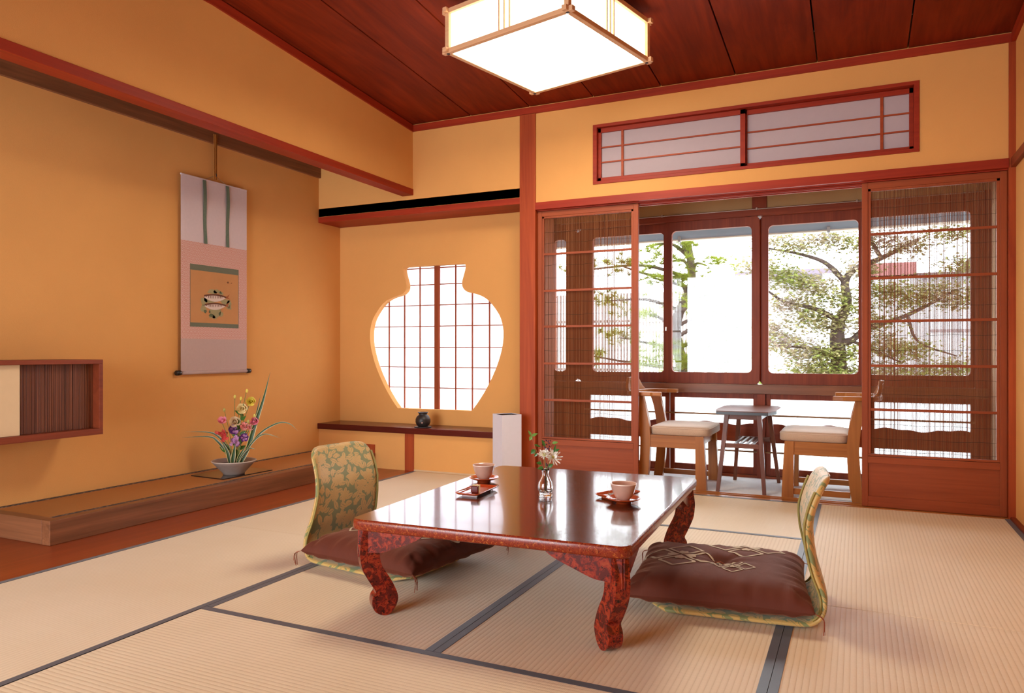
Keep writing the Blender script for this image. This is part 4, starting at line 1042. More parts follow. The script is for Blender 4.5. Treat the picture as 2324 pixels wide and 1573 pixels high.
obj('cord', MB().tube([(sx0, 3.315, 1.908), (sx0, 3.398, 1.950), (sx0, 3.494, 1.908)], 0.0016, 6), plain('tan_cord', (0.33, 0.24, 0.14, 1), 0.8), sc, 0, True)
t = thing('scroll_hanger', 'thin bamboo hanger stick holding the hanging scroll from the picture rail', 'hanger', (-3.65, 3.40, 1.93))
obj('stick', MB().box(-3.6575, -3.6515, 3.387, 3.411, 1.925, 2.21).box(-3.652, -3.649, 3.3965, 3.4015, 1.925, 2.21), WC('z'), t, 0.001, True)
obj('hook', MB().tube([(-3.6485, 3.399, 1.962), (-3.644, 3.399, 1.948), (-3.6515, 3.399, 1.943)], 0.003, 6), DARK, t, 0, True)

# ------------------------------------------------------------------ flower arrangement in the alcove
BX, BY = -3.375, 3.280; ZP = 0.1052
t = thing('slate_slab', 'thin black slab under the grey flower bowl', 'slab', (BX, BY, ZP), 0)
m = MB(); P = [(-3.575, 3.147), (-3.296, 3.127), (-3.301, 3.532), (-3.544, 3.496)]
P = [(-3.573, 3.140), (-3.297, 3.124), (-3.285, 3.505), (-3.561, 3.521)]
m.prism(P, lambda a, b, h_: (a, b, h_), ZP, ZP+0.006)
obj('slab', m, plain('polished_black', (0.012, 0.009, 0.009, 1), 0.12, 0, 8, Coat_Weight=0.4), t, 0.001, True)
ZB = ZP+0.0063
t = thing('flower_bowl', 'shallow grey ceramic bowl holding the alcove flowers', 'bowl', (BX, BY, ZB))
obj('body', MB().lathe([(0.0, 0.004), (0.050, 0.004), (0.052, 0.0), (0.060, 0.0), (0.064, 0.010), (0.086, 0.034), (0.112, 0.062), (0.127, 0.078), (0.1275, 0.081), (0.124, 0.081), (0.108, 0.064), (0.082, 0.038), (0.058, 0.018), (0.0, 0.012)], n=48), plain('grey_ceramic', (0.30, 0.235, 0.20, 1), 0.4, 0.12, 50), t)
obj('rim', MB().lathe([(0.1235, 0.080), (0.1258, 0.0835), (0.1285, 0.081), (0.1275, 0.078)], n=48), plain('pale_bowl_rim', (0.48, 0.40, 0.33, 1), 0.35), t)
obj('water', MB().lathe([(0.0, 0.060), (0.104, 0.060)], n=32), plain('dark_water', (0.05, 0.035, 0.025, 1), 0.06), t)
Y_ = plain('yellow_petal', (0.75, 0.62, 0.10, 1), 0.6, 0.15, 40); CR = plain('cream_petal', (0.84, 0.70, 0.36, 1), 0.6, 0.12, 40)
IV = plain('ivory_petal', (0.80, 0.62, 0.40, 1), 0.6, 0.1, 40); PK = plain('pink_petal', (0.80, 0.27, 0.36, 1), 0.6, 0.25, 30); PK2 = plain('salmon_pink_petal', (0.80, 0.33, 0.30, 1), 0.6, 0.25, 30)
PU = plain('purple_petal', (0.15, 0.035, 0.22, 1), 0.6, 0.5, 60); LI = plain('lilac_petal', (0.52, 0.25, 0.48, 1), 0.6, 0.35, 60); RD = plain('red_petal', (0.62, 0.05, 0.05, 1), 0.6, 0.2, 40)
rb = random.Random(21)
FD = Vector((0.75, -0.62, 0.2))
def alcove_flower(name, label, cat, pos, build, group, lean=0.0):
    t = thing(name, label, cat, (BX, BY, ZB+0.0615), 0, group)
    p = Vector(pos)-Vector((0, 0, 0.0615))
    s0 = (0.02*p.x/0.1+0.0, 0.02*p.y/0.1, -0.045)
    obj('stem', MB().tube(smooth_path([s0, (p.x*0.35, p.y*0.35, p.z*0.45), (p.x*0.92, p.y*0.92, p.z-0.018), tuple(p-Vector((0, 0, 0.004)))], 6), 0.0017, 6), STEM, t)
    build(t, p); return t
def mk_bloom(R, layers, npet, mats, cup=0.5, nrm=FD, wid=0.95):
    def f(t, p):
        m = MB(); bloom(m, p, nrm, R, layers, npet, rb, 0, cup, wid); obj('petals', m, mats, t)
    return f
def mk_two(R, a, b_):
    def f(t, p):
        m = MB(); bloom(m, p, FD, R, 2, 6, rb, 0, 0.4); bloom(m, p+FD.normalized()*R*0.15, FD, R*0.75, 3, 5, rb, 1, 0.6, 0.7); obj('petals', m, [a, b_], t)
    return f
def mk_bud(mt, L=0.024, r=0.0085):
    def f(t, p):
        m = MB().lathe([(0.0, -L*0.5), (r*0.7, -L*0.35), (r, 0.0), (r*0.75, L*0.35), (0.0, L*0.55)], tuple(p), 10)
        obj('bud', m, mt, t)
    return f
def mk_cluster(mt, n, sp):
    def f(t, p):
        m = MB()
        for k in range(n): bloom(m, p+Vector((rb.gauss(0, sp), rb.gauss(0, sp*0.6), rb.gauss(0, sp))), (rb.uniform(.3, 1), rb.uniform(-1, -.2), rb.uniform(-.2, .6)), 0.0115, 1, 5, rb, 0, 0.3, 0.8)
        obj('petals', m, mt, t)
    return f
G1 = 'open blooms in the alcove bowl'; G2 = 'closed buds in the alcove bowl'; G3 = 'striped leaf blades in the alcove bowl'
O = Vector((0.0, 0.0, -0.0))
F = lambda x, z, dy=0.0: (x+0.022*dy, x*0.47+dy*0.04+0.0, z)
alcove_flower('cream_flower', 'large cream ruffled bloom below the yellow one in the alcove bowl', 'flower', F(0.041, 0.388), mk_bloom(0.034, 4, 6, CR), G1)
alcove_flower('ivory_flower', 'round ivory bloom between two pink ones in the alcove bowl', 'flower', F(0.003, 0.309), mk_bloom(0.036, 4, 7, IV, 0.7), G1)
alcove_flower('yellow_flower', 'yellow ruffled bloom highest in the alcove bowl', 'flower', F(0.090, 0.432), mk_bloom(0.030, 4, 6, Y_), G1)
alcove_flower('pink_flower', 'pink rose-like bloom on the scroll side of the alcove bowl', 'flower', F(-0.065, 0.312), mk_bloom(0.030, 3, 5, PK, 0.9, (0.6, -0.5, 0.7)), G1)
alcove_flower('pink_flower', 'pink rose-like bloom in front of the tall striped blade', 'flower', F(0.108, 0.312), mk_bloom(0.028, 4, 6, PK, 0.9), G1)
alcove_flower('pink_flower', 'salmon pink bloom beside the ivory bloom, lower', 'flower', F(0.055, 0.284), mk_bloom(0.027, 3, 5, PK2, 0.5), G1)
alcove_flower('pink_flower', 'small salmon pink bloom under the pink one by the tall blade', 'flower', F(0.088, 0.277), mk_bloom(0.021, 3, 5, PK2, 0.5), G1)
alcove_flower('purple_flower', 'purple and lilac bloom with pale eye under the ivory bloom', 'flower', F(0.0, 0.266), mk_two(0.034, PU, LI), G1)
alcove_flower('purple_flower', 'lilac cluster bloom low in front of the alcove bowl', 'flower', F(0.021, 0.200, -0.3), mk_cluster(LI, 26, 0.015), G1)
alcove_flower('purple_flower', 'deep purple bloom low beside the lilac cluster', 'flower', F(0.063, 0.217, -0.2), mk_two(0.027, PU, LI), G1)
alcove_flower('red_flower', 'bright red small flower cluster low in the alcove bowl', 'flower', F(-0.060, 0.228), mk_cluster(RD, 18, 0.016), G1)
BG = plain('bud_yellow_green', (0.60, 0.50, 0.10, 1), 0.5, 0.15, 60); BG2 = plain('bud_olive', (0.42, 0.36, 0.09, 1), 0.5, 0.15, 60)
for lab, x, z, mt in (('slim yellow bud standing alone above the ivory bloom', 0.005, 0.461, BG), ('topmost yellow bud in the alcove bowl', 0.070, 0.496, Y_), ('yellow bud beside the yellow ruffled bloom', 0.038, 0.450, Y_), ('small olive bud above the pink bloom by the scroll side', -0.053, 0.382, BG2), ('yellow green bud by the tall striped blade', 0.112, 0.347, BG), ('olive bud between ivory and pink blooms', 0.077, 0.312, BG2)):
    alcove_flower('flower_bud', lab, 'bud', F(x, z), mk_bud(mt), G2)
BGRN = plain('deep_blade_green', (0.022, 0.065, 0.018, 1), 0.4, 0.3, 30); BCRM = plain('cream_blade_edge', (0.60, 0.50, 0.24, 1), 0.5)
def blade(label, pts, w, face=FD):
    t = thing('leaf_blade', label, 'leaf', (BX, BY, ZB+0.0615), 0, G3)
    P = smooth_path([(p[0], p[1], p[2]-0.0615) for p in pts], 7); n = len(P); m = MB()
    vs = []
    for i, p in enumerate(P):
        a = P[max(0, i-1)]; b = P[min(n-1, i+1)]; tg = (b-a).normalized(); s = tg.cross(Vector(face)).normalized(); nn = s.cross(tg)
        q = i/(n-1); ww = w*min(1, 0.55+q*1.5)*max(0.04, 1-max(0, (q-0.35)/0.65)**1.6)
        for k in (-1, -0.72, 0, 0.72, 1): vs.append(p+s*(k*ww/2)+nn*(abs(k)*ww*0.12))
    for i in range(n-1):
        for k in range(4):
            m.add([vs[i*5+k], vs[i*5+k+1], vs[(i+1)*5+k+1], vs[(i+1)*5+k]], [(0, 1, 2, 3)], 1 if k in (0, 3) else 0, True)
    obj('blade', m, [BGRN, BCRM], t)
def FP(x, z, d=0.0): return (x, x*0.47+d, z)
blade('tall upright striped leaf blade rising above all the blooms', [FP(0.03, 0.05), FP(0.075, 0.153), FP(0.115, 0.30), FP(0.158, 0.443), FP(0.196, 0.608)], 0.030)
blade('dark blade standing just behind the tall striped blade', [FP(0.03, 0.05, .01), FP(0.08, 0.2, .012), FP(0.112, 0.36, .015), FP(0.135, 0.475, .015)], 0.014)
blade('upper arching thin blade pointing towards the cabinet', [FP(-0.005, 0.05), FP(-0.04, 0.16), FP(-0.09, 0.228), FP(-0.148, 0.250), FP(-0.261, 0.252)], 0.014)
blade('lower arching thin blade pointing towards the cabinet', [FP(-0.012, 0.05), FP(-0.05, 0.14), FP(-0.09, 0.195), FP(-0.136, 0.222), FP(-0.283, 0.218)], 0.016)
blade('longest arching thin blade pointing towards the shelf', [FP(0.02, 0.05), FP(0.08, 0.16), FP(0.15, 0.25), FP(0.237, 0.303), FP(0.30, 0.30), FP(0.347, 0.257)], 0.013)
blade('shorter arching thin blade pointing towards the shelf', [FP(0.02, 0.05, -.01), FP(0.08, 0.15, -.01), FP(0.13, 0.215, -.01), FP(0.182, 0.239, -.01), FP(0.263, 0.213, -.01)], 0.012)
blade('short bent blade low at the shelf side of the bowl', [FP(0.02, 0.05, -.02), FP(0.06, 0.12, -.02), FP(0.095, 0.155, -.02), FP(0.134, 0.149, -.02)], 0.011)
blade('broad short blade at the front of the bowl', [FP(0.010, 0.05, -.03), FP(0.018, 0.12, -.03), FP(0.028, 0.185, -.03)], 0.026)
blade('broad blade leaning to the cabinet side of the bowl', [FP(-0.003, 0.05, -.025), FP(-0.018, 0.13, -.025), FP(-0.05, 0.20, -.025)], 0.022)
blade('broad blade leaning to the shelf side of the bowl', [FP(0.028, 0.05, -.02), FP(0.045, 0.11, -.02), FP(0.075, 0.165, -.02)], 0.022)
t = thing('round_leaf', 'broad dark green leaf low at the cabinet side of the bowl', 'leaf', (BX, BY, ZB+0.0615), 0)
m = MB(); leaf(m, (-0.02, -0.01, 0.085), (-0.75, -0.35, 0.2), FD, 0.07, 0.055); obj('leaf', m, LEAF, t)
obj('stem', MB().tube([(-0.004, -0.002, -0.04), (-0.012, -0.006, 0.03), (-0.02, -0.01, 0.085)], 0.0017, 6), STEM, t)
t = thing('foliage_stem', 'dark leafy stem in the middle of the alcove flowers', 'leafy stem', (BX, BY, ZB+0.0615), 0)
obj('stem', MB().tube(smooth_path([(0.005, 0.005, -0.045), (0.015, 0.012, 0.1), (0.03, 0.018, 0.22), (0.04, 0.022, 0.30)], 6), 0.002, 6), STEM, t)
for k in range(16):
    z = 0.03+0.285*k/16; a = k*2.4; m = MB()
    leaf(m, (0.012+0.09*z*1.0, 0.01+0.04*z, z), (math.cos(a), math.sin(a), 0.5), FD, 0.05, 0.026); obj('leaf', m, LEAF, t)

# ------------------------------------------------------------------ veranda chairs and side table
SEAT = plain('beige_tweed', (0.50, 0.36, 0.26, 1), 0.9, 0.18, 240, Sheen_Weight=0.3)
def armchair(label, loc, rz):
    t = thing('armchair', label, 'armchair', (loc[0], loc[1], 0.0), rz, 'pair of wooden armchairs on the veranda')
    for s in (-1, 1):
        a, b = s*0.232, s*0.190
        P = [(0.158, 0), (0.222, 0), (0.216, 0.15), (0.205, 0.327), (0.155, 0.327)]
        obj('leg', MB().prism(P, lambda x, z, h_: (x, h_, z), min(a, b), max(a, b)), WC('z'), t, 0.003)
        fr = [(-0.149, 0), (-0.131, 0.12), (-0.122, 0.30), (-0.134, 0.42), (-0.168, 0.566)]
        re = [(-0.236, 0.566), (-0.205, 0.47), (-0.186, 0.33), (-0.188, 0.18), (-0.206, 0)]
        P = [(p.x, p.z) for p in smooth_path([(x, 0, z) for x, z in fr], 4)]+[(p.x, p.z) for p in smooth_path([(x, 0, z) for x, z in re], 4)]
        obj('leg', MB().prism(P, lambda x, z, h_: (x, h_, z), min(a, b), max(a, b)), WC('z'), t, 0.003)
        obj('seat_rail', box1(-0.128, 0.157, s*0.226, s*0.194, 0.250, 0.326), WC('x'), t, 0.002)
        obj('stretcher', box1(-0.14, 0.160, s*0.222, s*0.198, 0.022, 0.055), WC('x'), t, 0.002)
    obj('seat_rail', box1(0.158, 0.185, -0.19, 0.19, 0.265, 0.324), WC('y'), t, 0.002)
    obj('seat_rail', box1(-0.165, -0.135, -0.19, 0.19, 0.265, 0.324), WC('y'), t, 0.002)
    # cushion with piping
    m = MB(); P = rpoly(0.18, 0.222, 0.05, 5)
    def cp(z, k): return [(0.052+x*k+(0.010*(1-(y/0.222)**2) if x > 0 else 0), y*k, z) for x, y in P]
    R_ = [cp(0.327, 0.97), cp(0.333, 1.0), cp(0.366, 1.0), cp(0.378, 0.97), cp(0.383, 0.85), cp(0.385, 0.5)]
    n = len(P); m.add([p for r in R_ for p in r], [(i*n+k, i*n+(k+1) % n, (i+1)*n+(k+1) % n, (i+1)*n+k) for i in range(len(R_)-1) for k in range(n)], 0, True)
    m.add(R_[-1], [tuple(range(n))], 0, True); m.add(R_[0], [tuple(range(n-1, -1, -1))])
    c_ = obj('seat_cushion', m, SEAT, t)
    r = cp(0.370, 0.995); obj('piping', MB().tube(r+[r[0], r[1]], 0.0028, 6), plain('pale_piping', (0.62, 0.48, 0.38, 1), 0.8), c_)
    # one bent rail forms both arms
    path = smooth_path([(-0.052, -0.226, 0), (-0.13, -0.232, 0), (-0.21, -0.222, 0), (-0.265, -0.15, 0), (-0.282, 0, 0), (-0.265, 0.15, 0), (-0.21, 0.222, 0), (-0.13, 0.232, 0), (-0.052, 0.226, 0)], 6)
    m = MB(); vs = []; n = len(path)
    for i, p in enumerate(path):
        a = path[max(0, i-1)]; b = path[min(n-1, i+1)]; tg = (b-a).normalized(); s = Vector((-tg.y, tg.x, 0))
        w = 0.026 if 4 < i < n-5 else 0.021
        for q, z in ((-1, 0.567), (1, 0.567), (1, 0.592), (-1, 0.592)): vs.append((p.x+s.x*w*q, p.y+s.y*w*q, z))
    f = [(i*4+k, i*4+(k+1) % 4, (i+1)*4+(k+1) % 4, (i+1)*4+k) for i in range(n-1) for k in range(4)]+[(3, 2, 1, 0), (n*4-4, n*4-3, n*4-2, n*4-1)]
    m.add(vs, f); obj('arm_rail', m, WC('x'), t, 0.004)
    m = MB(); vs = []; K = 18
    for k in range(K+1):
        y = -0.19+0.38*k/K; x = -0.290+0.62*y*y; hh = 0.085*min(1, (0.19-abs(y))/0.085+0.08)
        for dx, z in ((0.010, 0.592), (-0.012, 0.592), (-0.026, 0.592+hh), (-0.008, 0.592+hh)): vs.append((x+dx, y, z))
    m.add(vs, [(i*4+k, i*4+(k+1) % 4, (i+1)*4+(k+1) % 4, (i+1)*4+k) for i in range(K) for k in range(4)]+[(3, 2, 1, 0), (K*4, K*4+1, K*4+2, K*4+3)])
    obj('backrest', m, WC('y'), t, 0.004)
    return t
armchair('wooden armchair with beige seat beside the reed door by the tall red post', (-1.0445, 4.745), 0)
armchair('wooden armchair with beige seat beside the reed door by the right wall', (-0.1735, 4.745), PI)
t = thing('side_table', 'small dark wooden side table with clipped corners between the two armchairs', 'side table', (-0.605, 4.765, 0))
TP = [(-0.765, 4.470), (-0.450, 4.470), (-0.420, 4.60), (-0.420, 4.93), (-0.450, 5.06), (-0.765, 5.06), (-0.795, 4.93), (-0.795, 4.60)]
TP = [(-0.756, 4.458), (-0.464, 4.458), (-0.430, 4.590), (-0.430, 4.90), (-0.462, 5.02), (-0.748, 5.02), (-0.778, 4.90), (-0.778, 4.590)]
m = MB().prism(TP, lambda a, b, h_: (a, b, h_), 0.474, 0.494)
top = obj('table_top', m, WS('x'), t, 0.002, True)
obj('edge_band', MB().prism([( -0.605+(a+0.605)*1.003, 4.74+(b-4.74)*1.002) for a, b in TP], lambda a, b, h_: (a, b, h_), 0.4725, 0.4885), BLK, t, 0.001, True)
legs = [((-0.7585, 4.530), (-0.708, 4.560)), ((-0.491, 4.530), (-0.524, 4.560)), ((-0.727, 5.005), (-0.690, 4.945)), ((-0.4535, 5.005), (-0.510, 4.945))]
for (bx, by), (tx, ty) in legs:
    m = MB(); v = [(bx-0.0105, by-0.0105, 0), (bx+0.0105, by-0.0105, 0), (bx+0.0105, by+0.0105, 0), (bx-0.0105, by+0.0105, 0), (tx-0.014, ty-0.014, 0.473), (tx+0.014, ty-0.014, 0.473), (tx+0.014, ty+0.014, 0.473), (tx-0.014, ty+0.014, 0.473)]
    m.add(v, [(0, 3, 2, 1), (4, 5, 6, 7), (0, 1, 5, 4), (1, 2, 6, 5), (2, 3, 7, 6), (3, 0, 4, 7)]); obj('leg', m, WS('z'), t, 0.0015, True)
obj('apron', MB().box(-0.70, -0.53, 4.553, 4.567, 0.437, 0.4735).box(-0.70, -0.53, 4.938, 4.952, 0.437, 0.4735).box(-0.706, -0.692, 4.56, 4.945, 0.437, 0.4735).box(-0.527, -0.513, 4.56, 4.945, 0.437, 0.4735), WS('x'), t, 0.001, True)
rk = obj('lower_rack', MB().box(-0.720, -0.520, 4.543, 4.560, 0.267, 0.294).box(-0.700, -0.505, 4.955, 4.972, 0.267, 0.294), WS('x'), t, 0.001, True)
for x in (-0.665, -0.632, -0.598, -0.565): obj('slat', box1(x-0.0075, x+0.0075, 4.555, 4.962, 0.283, 0.294), WS('y'), rk, 0.001, True) if False else obj('slat', MB().box(x-0.0075, x+0.0075, 4.555, 4.962, 0.2835, 0.294), WS('y'), t, 0.001, True)
# ------------------------------------------------------------------ outside
GR = plain('pale_gravel', (0.40, 0.38, 0.35, 1), 0.95, 0.15, 6)
struct('ground', MB().box(-14, 14, 5.3, 26, -0.6, -0.5), GR, 'pale gravel garden ground outside the windows', 'ground')
EAVE = plain('dark_bluish_eave_board', (0.035, 0.045, 0.055, 1), 0.7, 0.2, 6)  # even dark bluish board colour
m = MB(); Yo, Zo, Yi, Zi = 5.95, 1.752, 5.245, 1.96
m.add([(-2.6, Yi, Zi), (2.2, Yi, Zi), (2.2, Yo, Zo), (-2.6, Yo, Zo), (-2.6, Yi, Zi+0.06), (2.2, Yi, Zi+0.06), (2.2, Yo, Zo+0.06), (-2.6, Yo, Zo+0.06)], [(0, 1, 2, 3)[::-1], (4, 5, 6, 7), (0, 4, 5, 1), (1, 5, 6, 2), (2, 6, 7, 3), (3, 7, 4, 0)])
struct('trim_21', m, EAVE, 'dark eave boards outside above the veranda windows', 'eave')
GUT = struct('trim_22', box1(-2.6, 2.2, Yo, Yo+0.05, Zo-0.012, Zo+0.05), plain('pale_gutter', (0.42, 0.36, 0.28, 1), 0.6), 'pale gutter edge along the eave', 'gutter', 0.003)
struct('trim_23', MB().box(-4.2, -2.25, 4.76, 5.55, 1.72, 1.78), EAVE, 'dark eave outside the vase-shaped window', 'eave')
GBR = plain('gutter_steel', (0.30, 0.30, 0.29, 1), 0.4, 0, 8, Metallic=0.6)
for x in (-1.290, -0.19):
    m = MB().box(x-0.010, x+0.010, 5.90, 5.915, 1.735, 1.80).box(x-0.010, x+0.010, 5.90, 5.95, 1.725, 1.735)
    m.tube([(x, 5.94, 1.735), (x, 5.94, 1.70), (x+0.012, 5.94, 1.69), (x+0.012, 5.94, 1.705)], 0.004, 6)
    tag(obj('bracket', m, GBR, GUT), 'metal gutter bracket')

def np_obj(name, V, F, mats, parent, mi=None):
    me = bpy.data.meshes.new(name); me.from_pydata(V, [], F)
    for q in mats: me.materials.append(q)
    if mi is not None: me.polygons.foreach_set('material_index', mi)
    me.update(); o = bpy.data.objects.new(name, me); COL.objects.link(o); o.parent = parent; return o

def leafy(name, stops, scale, tr=0.45):
    n = N(name); v = n.coord(); f = n.noise(v, scale, 3, 0.6); g = n.noise(v, scale*9, 2)
    c = n.ramp(n.m('ADD', n.m('MULTIPLY', f, 0.65), n.m('MULTIPLY', g, 0.35)), stops)
    d = n.n('ShaderNodeBsdfDiffuse'); n.set(d.inputs[0], c); t = n.n('ShaderNodeBsdfTranslucent'); n.set(t.inputs[0], c)
    q = n.n('ShaderNodeMixShader'); q.inputs[0].default_value = tr
    n.t.links.new(d.outputs[0], q.inputs[1]); n.t.links.new(t.outputs[0], q.inputs[2]); return n.end(q.outputs[0])
NEED = leafy('pine_needles', [(0.30, (0.085, 0.115, 0.015, 1)), (0.5, (0.15, 0.18, 0.025, 1)), (0.7, (0.21, 0.24, 0.07, 1))], 3.0)
MAPL = leafy('maple_leaves', [(0.30, (0.07, 0.11, 0.03, 1)), (0.44, (0.14, 0.16, 0.04, 1)), (0.54, (0.20, 0.17, 0.08, 1)), (0.64, (0.26, 0.20, 0.18, 1))], 2.2)
BARK = plain('grey_brown_bark', (0.035, 0.022, 0.016, 1), 0.9, 0.4, 20)
rt = random.Random(5)
# pine
t = thing('pine_tree', 'pale green pine tree outside the middle window', 'tree', (-1.75, 7.75, -0.5))
def rel(p): return (p[0]+1.75, p[1]-7.75, p[2]+0.5)
tr = [(-1.75, 7.75, -0.5), (-1.62, 7.75, 0.4), (-1.72, 7.7, 1.1), (-1.55, 7.7, 1.6), (-1.66, 7.7, 2.3)]
obj('trunk', MB().tube([rel(p) for p in smooth_path(tr, 6)], [0.085-0.055*i/24 for i in range(25)], 10), BARK, t)
puffs = [(-2.01, 7.6, 1.95), (-1.85, 7.6, 1.76), (-1.58, 7.6, 1.93), (-1.94, 7.6, 1.62), (-1.67, 7.6, 1.57), (-1.22, 7.6, 1.47), (-1.4, 7.6, 1.73), (-1.29, 7.6, 1.26), (-1.53, 7.6, 1.36), (-1.16, 7.6, 1.08), (-1.31, 7.6, 0.95), (-1.58, 7.6, 0.77), (-1.85, 7.6, 0.88), (-1.05, 7.6, 0.77), (-1.99, 7.6, 0.72), (-1.44, 7.6, 0.68), (-1.22, 7.6, 0.68), (-2.06, 7.6, 1.25), (-1.04, 7.6, 1.12), (-2.25, 7.6, 1.75), (-2.3, 7.6, 1.0), (-2.45, 7.7, 1.4), (-2.6, 7.6, 0.8), (-2.7, 7.7, 1.75), (-1.72, 7.6, 2.15), (-2.1, 7.7, 2.2), (-1.75, 7.5, 0.55), (-1.0, 7.5, 0.55)]
tp = smooth_path(tr, 6)
for p in puffs:
    p = Vector(p); s = min(tp, key=lambda q: (q-p).length+abs(q.z-p.z+0.15)*1.2)
    mid = (s+p)/2+Vector((rt.uniform(-.08, .08), rt.uniform(-.06, .06), rt.uniform(-0.02, 0.12)))
    obj('branch', MB().tube([rel(q) for q in smooth_path([s, mid, p], 5)], [0.024-0.0016*i for i in range(11)], 6), BARK, t)
V = []; Fc = []
for p in puffs:
    for k in range(26):
        c = Vector(p)+Vector((rt.gauss(0, 0.12), rt.gauss(0, 0.10), rt.gauss(0.01, 0.05)))
        ax = Vector((rt.gauss(0, .5), rt.gauss(0, .5), 1)).normalized()
        for j in range(46):
            d = (ax*rt.uniform(-0.15, 0.9)+Vector((rt.gauss(0, 1), rt.gauss(0, 1), rt.gauss(0, .5))).normalized()*0.8).normalized()
            L = rt.uniform(0.07, 0.12); s = d.cross(Vector((rt.gauss(0, 1), rt.gauss(0, 1), rt.gauss(0, 1)))).normalized()*0.0022
            b = len(V); e = c+d*L; V += [rel(c-s), rel(c+s), rel(e)]; Fc.append((b, b+1, b+2))
np_obj('needle_foliage', V, Fc, [NEED], t)
# maple
t = thing('maple_tree', 'spreading maple tree with green and pinkish leaves beyond the windows', 'tree', (-0.12, 9.1, -0.5))
def relm(p): return (p[0]+0.12, p[1]-9.1, p[2]+0.5)
limbs = [([(-0.12, 9.1, -0.5), (-0.16, 9.1, 0.3), (-0.2, 9.05, 0.95), (-0.19, 9.05, 1.2)], 0.10, 0.075),
         ([(-0.19, 9.05, 1.18), (-0.10, 9.0, 1.38), (-0.12, 9.0, 1.62), (-0.02, 9.0, 1.76), (0.24, 9.0, 1.87), (0.6, 9.0, 2.05)], 0.06, 0.02),
         ([(-0.12, 9.0, 1.62), (-0.25, 9.0, 1.78), (-0.38, 9.0, 1.88), (-0.62, 9.0, 1.97), (-0.95, 9.0, 2.05)], 0.035, 0.010),
         ([(-0.2, 9.05, 0.95), (-0.06, 9.0, 0.97), (0.10, 9.0, 1.10), (0.49, 9.0, 1.24), (0.95, 9.0, 1.5)], 0.05, 0.012),
         ([(-0.19, 9.05, 1.2), (-0.45, 9.0, 1.34), (-0.75, 9.0, 1.42), (-1.0, 9.0, 1.6)], 0.035, 0.008),
         ([(-0.2, 9.05, 0.8), (-0.45, 9.0, 0.88), (-0.85, 9.0, 0.92)], 0.03, 0.008),
         ([(0.24, 9.0, 1.87), (0.07, 9.0, 2.2), (0.0, 9.0, 2.4)], 0.025, 0.01),
         ([(0.49, 9.0, 1.24), (0.6, 9.0, 0.95), (0.95, 9.0, 0.8)], 0.02, 0.007),
         ([(-0.06, 9.0, 0.97), (0.25, 9.0, 0.82), (0.45, 9.0, 0.72)], 0.02, 0.007)]
for i, (pp, r0, r1) in enumerate(limbs):
    P = smooth_path(pp, 6); n = len(P)
    obj('trunk' if i == 0 else 'branch', MB().tube([relm(q) for q in P], [r0+(r1-r0)*k/(n-1) for k in range(n)], 8), BARK, t)
pads = [(-0.81, 9.0, 2.13), (-0.57, 9.0, 2.04), (-0.29, 9.0, 2.13), (-0.04, 9.0, 2.06), (-0.85, 9.0, 1.76), (-0.66, 9.0, 1.65), (-0.43, 9.0, 1.59), (-0.2, 9.0, 1.47), (-0.71, 9.0, 1.39), (-0.48, 9.0, 1.24), (-0.25, 9.0, 1.13), (-0.92, 9.0, 1.10), (-0.76, 9.0, 0.94), (-0.52, 9.0, 0.84), (-0.29, 9.0, 0.79), (-0.07, 9.0, 0.84), (0.0, 9.0, 1.75), (-0.05, 9.0, 1.33), (-0.5, 9.0, 0.64), (-0.30, 9.0, 0.62), (-0.05, 9.0, 0.60), (0.24, 9.0, 2.09), (0.49, 9.0, 1.98), (0.9, 9.0, 2.1), (0.28, 9.0, 1.51), (0.49, 9.0, 1.40), (0.74, 9.0, 1.49), (0.98, 9.0, 1.38), (0.24, 9.0, 0.93), (0.49, 9.0, 0.86), (0.7, 9.0, 0.62), (1.02, 9.0, 0.68), (0.30, 9.0, 0.62), (1.05, 9.0, 1.75), (1.3, 9.0, 1.5), (1.35, 9.0, 0.9), (1.5, 9.1, 2.0), (0.15, 9.0, 1.15), (-1.1, 9.0, 1.85), (-0.35, 9.1, 2.35), (0.4, 9.1, 2.4)]
V = []; Fc = []
star = []
for k in range(5):
    a = PI/2+(k-2)*0.95; star.append((0.5*math.cos(a), 0.5*math.sin(a)+0.0))
    if k < 4: a2 = a+0.475; star.append((0.19*math.cos(a2), 0.19*math.sin(a2)))
star = star[::1]+[(-0.10, -0.22), (0.10, -0.22)] if False else star+[(0.0, -0.16)]
for p in pads:
    for k in range(560):
        c = Vector(p)+Vector((rt.gauss(0, 0.14), rt.gauss(0, 0.16), rt.gauss(0, 0.06)))
        sz = rt.uniform(0.038, 0.07); a = rt.uniform(0, 6.28); nn = Vector((rt.gauss(0, .45), rt.gauss(-0.2, .45), 1)).normalized()
        _, u, w = basis(nn); b = len(V)
        ca, sa = math.cos(a), math.sin(a)
        for x, y in star: V.append(relm(c+u*(sz*(x*ca-y*sa))+w*(sz*(x*sa+y*ca))))
        Fc.append(tuple(range(b, b+len(star))))
np_obj('leaf_foliage', V, Fc, [MAPL], t)
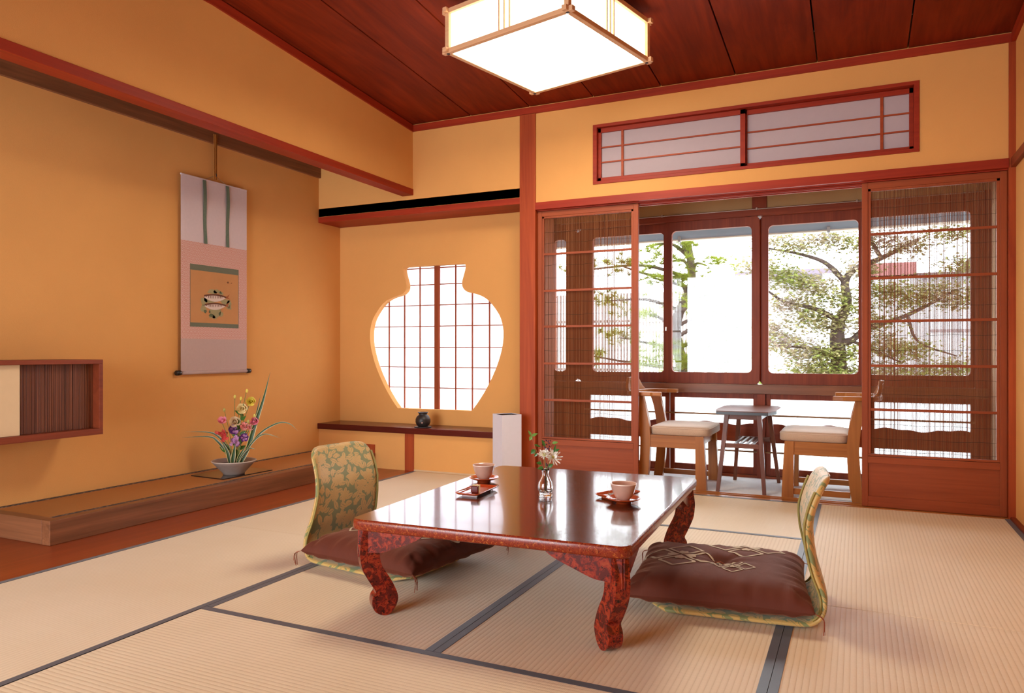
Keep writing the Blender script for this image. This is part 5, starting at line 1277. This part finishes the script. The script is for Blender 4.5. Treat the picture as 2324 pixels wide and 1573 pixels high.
# neighbouring houses, fence
HW = plain('white_render', (0.30, 0.29, 0.29, 1), 0.9, 0.04, 3)
t = thing('neighbour_house', 'pale neighbouring house with a pinkish sheet-metal storey beyond the maple', 'house', (0.9, 14.0, -0.5))
obj('wall', box1(0.15, 4.2, 13.2, 15.5, -0.5, 2.03), HW, t, 0, True)
obj('upper_wall', box1(0.15, 0.85, 13.2, 15.0, 2.07, 2.27), plain('pinkish_sheet_metal', (0.16, 0.045, 0.042, 1), 0.6, 0.2, 4), t, 0, True)
obj('roof', MB().prism([(13.0, 2.03), (13.0, 2.07), (15.8, 2.30), (15.8, 2.26)], lambda a, b, h_: (h_, a, b), 0.85, 4.4), plain('brown_roof', (0.06, 0.035, 0.032, 1), 0.8), t, 0, True)
obj('gable', MB().prism([(1.35, 2.06), (1.75, 2.06), (1.75, 2.42), (1.68, 2.42)], lambda a, b, h_: (a, h_, b), 13.15, 13.6), plain('brown_roof', (0.06, 0.035, 0.032, 1), 0.8), t, 0, True)
t = thing('far_house', 'far white house with a grey purple eave behind the pine and maple', 'house', (-2.2, 16, -0.5))
obj('wall', box1(-2.35, -0.6, 15.2, 18, -0.5, 2.35), HW, t, 0, True)
obj('roof', MB().prism([(14.8, 2.30), (14.8, 2.40), (18.3, 2.75), (18.3, 2.65)], lambda a, b, h_: (h_, a, b), -2.15, -0.4), plain('purple_grey_roof', (0.09, 0.07, 0.09, 1), 0.7), t, 0, True)
t = thing('bamboo_fence', 'tall pale bamboo fence panel behind the pine', 'fence', (-3.2, 11, -0.5))
FB = plain('pale_bamboo_fence', (0.16, 0.125, 0.11, 1), 0.8, 0.2, 8)
m = MB(); x = -4.6
while x < -2.25: m.tube([(x, 11.0, -0.5), (x, 11.0, 1.75)], 0.014, 5, cap=False); x += 0.05
obj('canes', m, FB, t, 0, True)
obj('cross_rail', MB().box(-4.6, -2.25, 10.96, 10.99, 1.30, 1.34), FB, t, 0, True)
obj('cross_rail', MB().box(-4.6, -2.25, 10.96, 10.99, 0.55, 0.59), FB, t, 0, True)
t = thing('white_fence', 'white board fence beyond the right reed door', 'fence', (1.9, 12, -0.5))
m = MB()
for k in range(24): m.box(0.95+k*0.1, 0.95+k*0.1+0.094, 12.0, 12.03, -0.5, 1.13)
obj('boards', m, HW, t, 0, True)
obj('cap', box1(0.94, 3.37, 11.98, 12.05, 1.13, 1.165), plain('fence_cap', (0.12, 0.09, 0.09, 1), 0.7), t, 0, True)

# ------------------------------------------------------------------ light
wd = bpy.data.worlds.new('overcast_sky'); scn.world = wd; wd.use_nodes = True
bg = wd.node_tree.nodes['Background']; bg.inputs[0].default_value = SKY; bg.inputs[1].default_value = SKY_STRENGTH
def portal(name, loc, rot, sx, sy):
    l = bpy.data.lights.new(name, 'AREA'); l.shape = 'RECTANGLE'; l.size = sx; l.size_y = sy; l.cycles.is_portal = True
    o = bpy.data.objects.new(name, l); COL.objects.link(o); o.location = loc; o.rotation_euler = rot
portal('window_daylight', (-0.7, YG+0.10, 0.88), (-PI/2, 0, 0), 2.85, 1.76)
portal('rear_daylight', (-2.52, YF-0.05, 1.0), (PI/2, 0, 0), 2.36, 2.15)  # portal for the unseen rear opening shaped for fill light
portal('niche_daylight', (XC, YW+0.12, 0.96), (-PI/2, 0, 0), 1.3, 1.25)

vs = scn.view_settings
scn.display_settings.display_device = 'sRGB'
vs.view_transform = 'Standard'; vs.look = 'None'; vs.gamma = 1.0; vs.exposure = EXPOSURE; vs.use_curve_mapping = False
scn.cycles.use_denoising = True
scn.cycles.max_bounces = 10; scn.cycles.diffuse_bounces = 6; scn.cycles.transparent_max_bounces = 24
scn.cycles.sample_clamp_indirect = 8.0; scn.cycles.caustics_reflective = False; scn.cycles.caustics_refractive = False
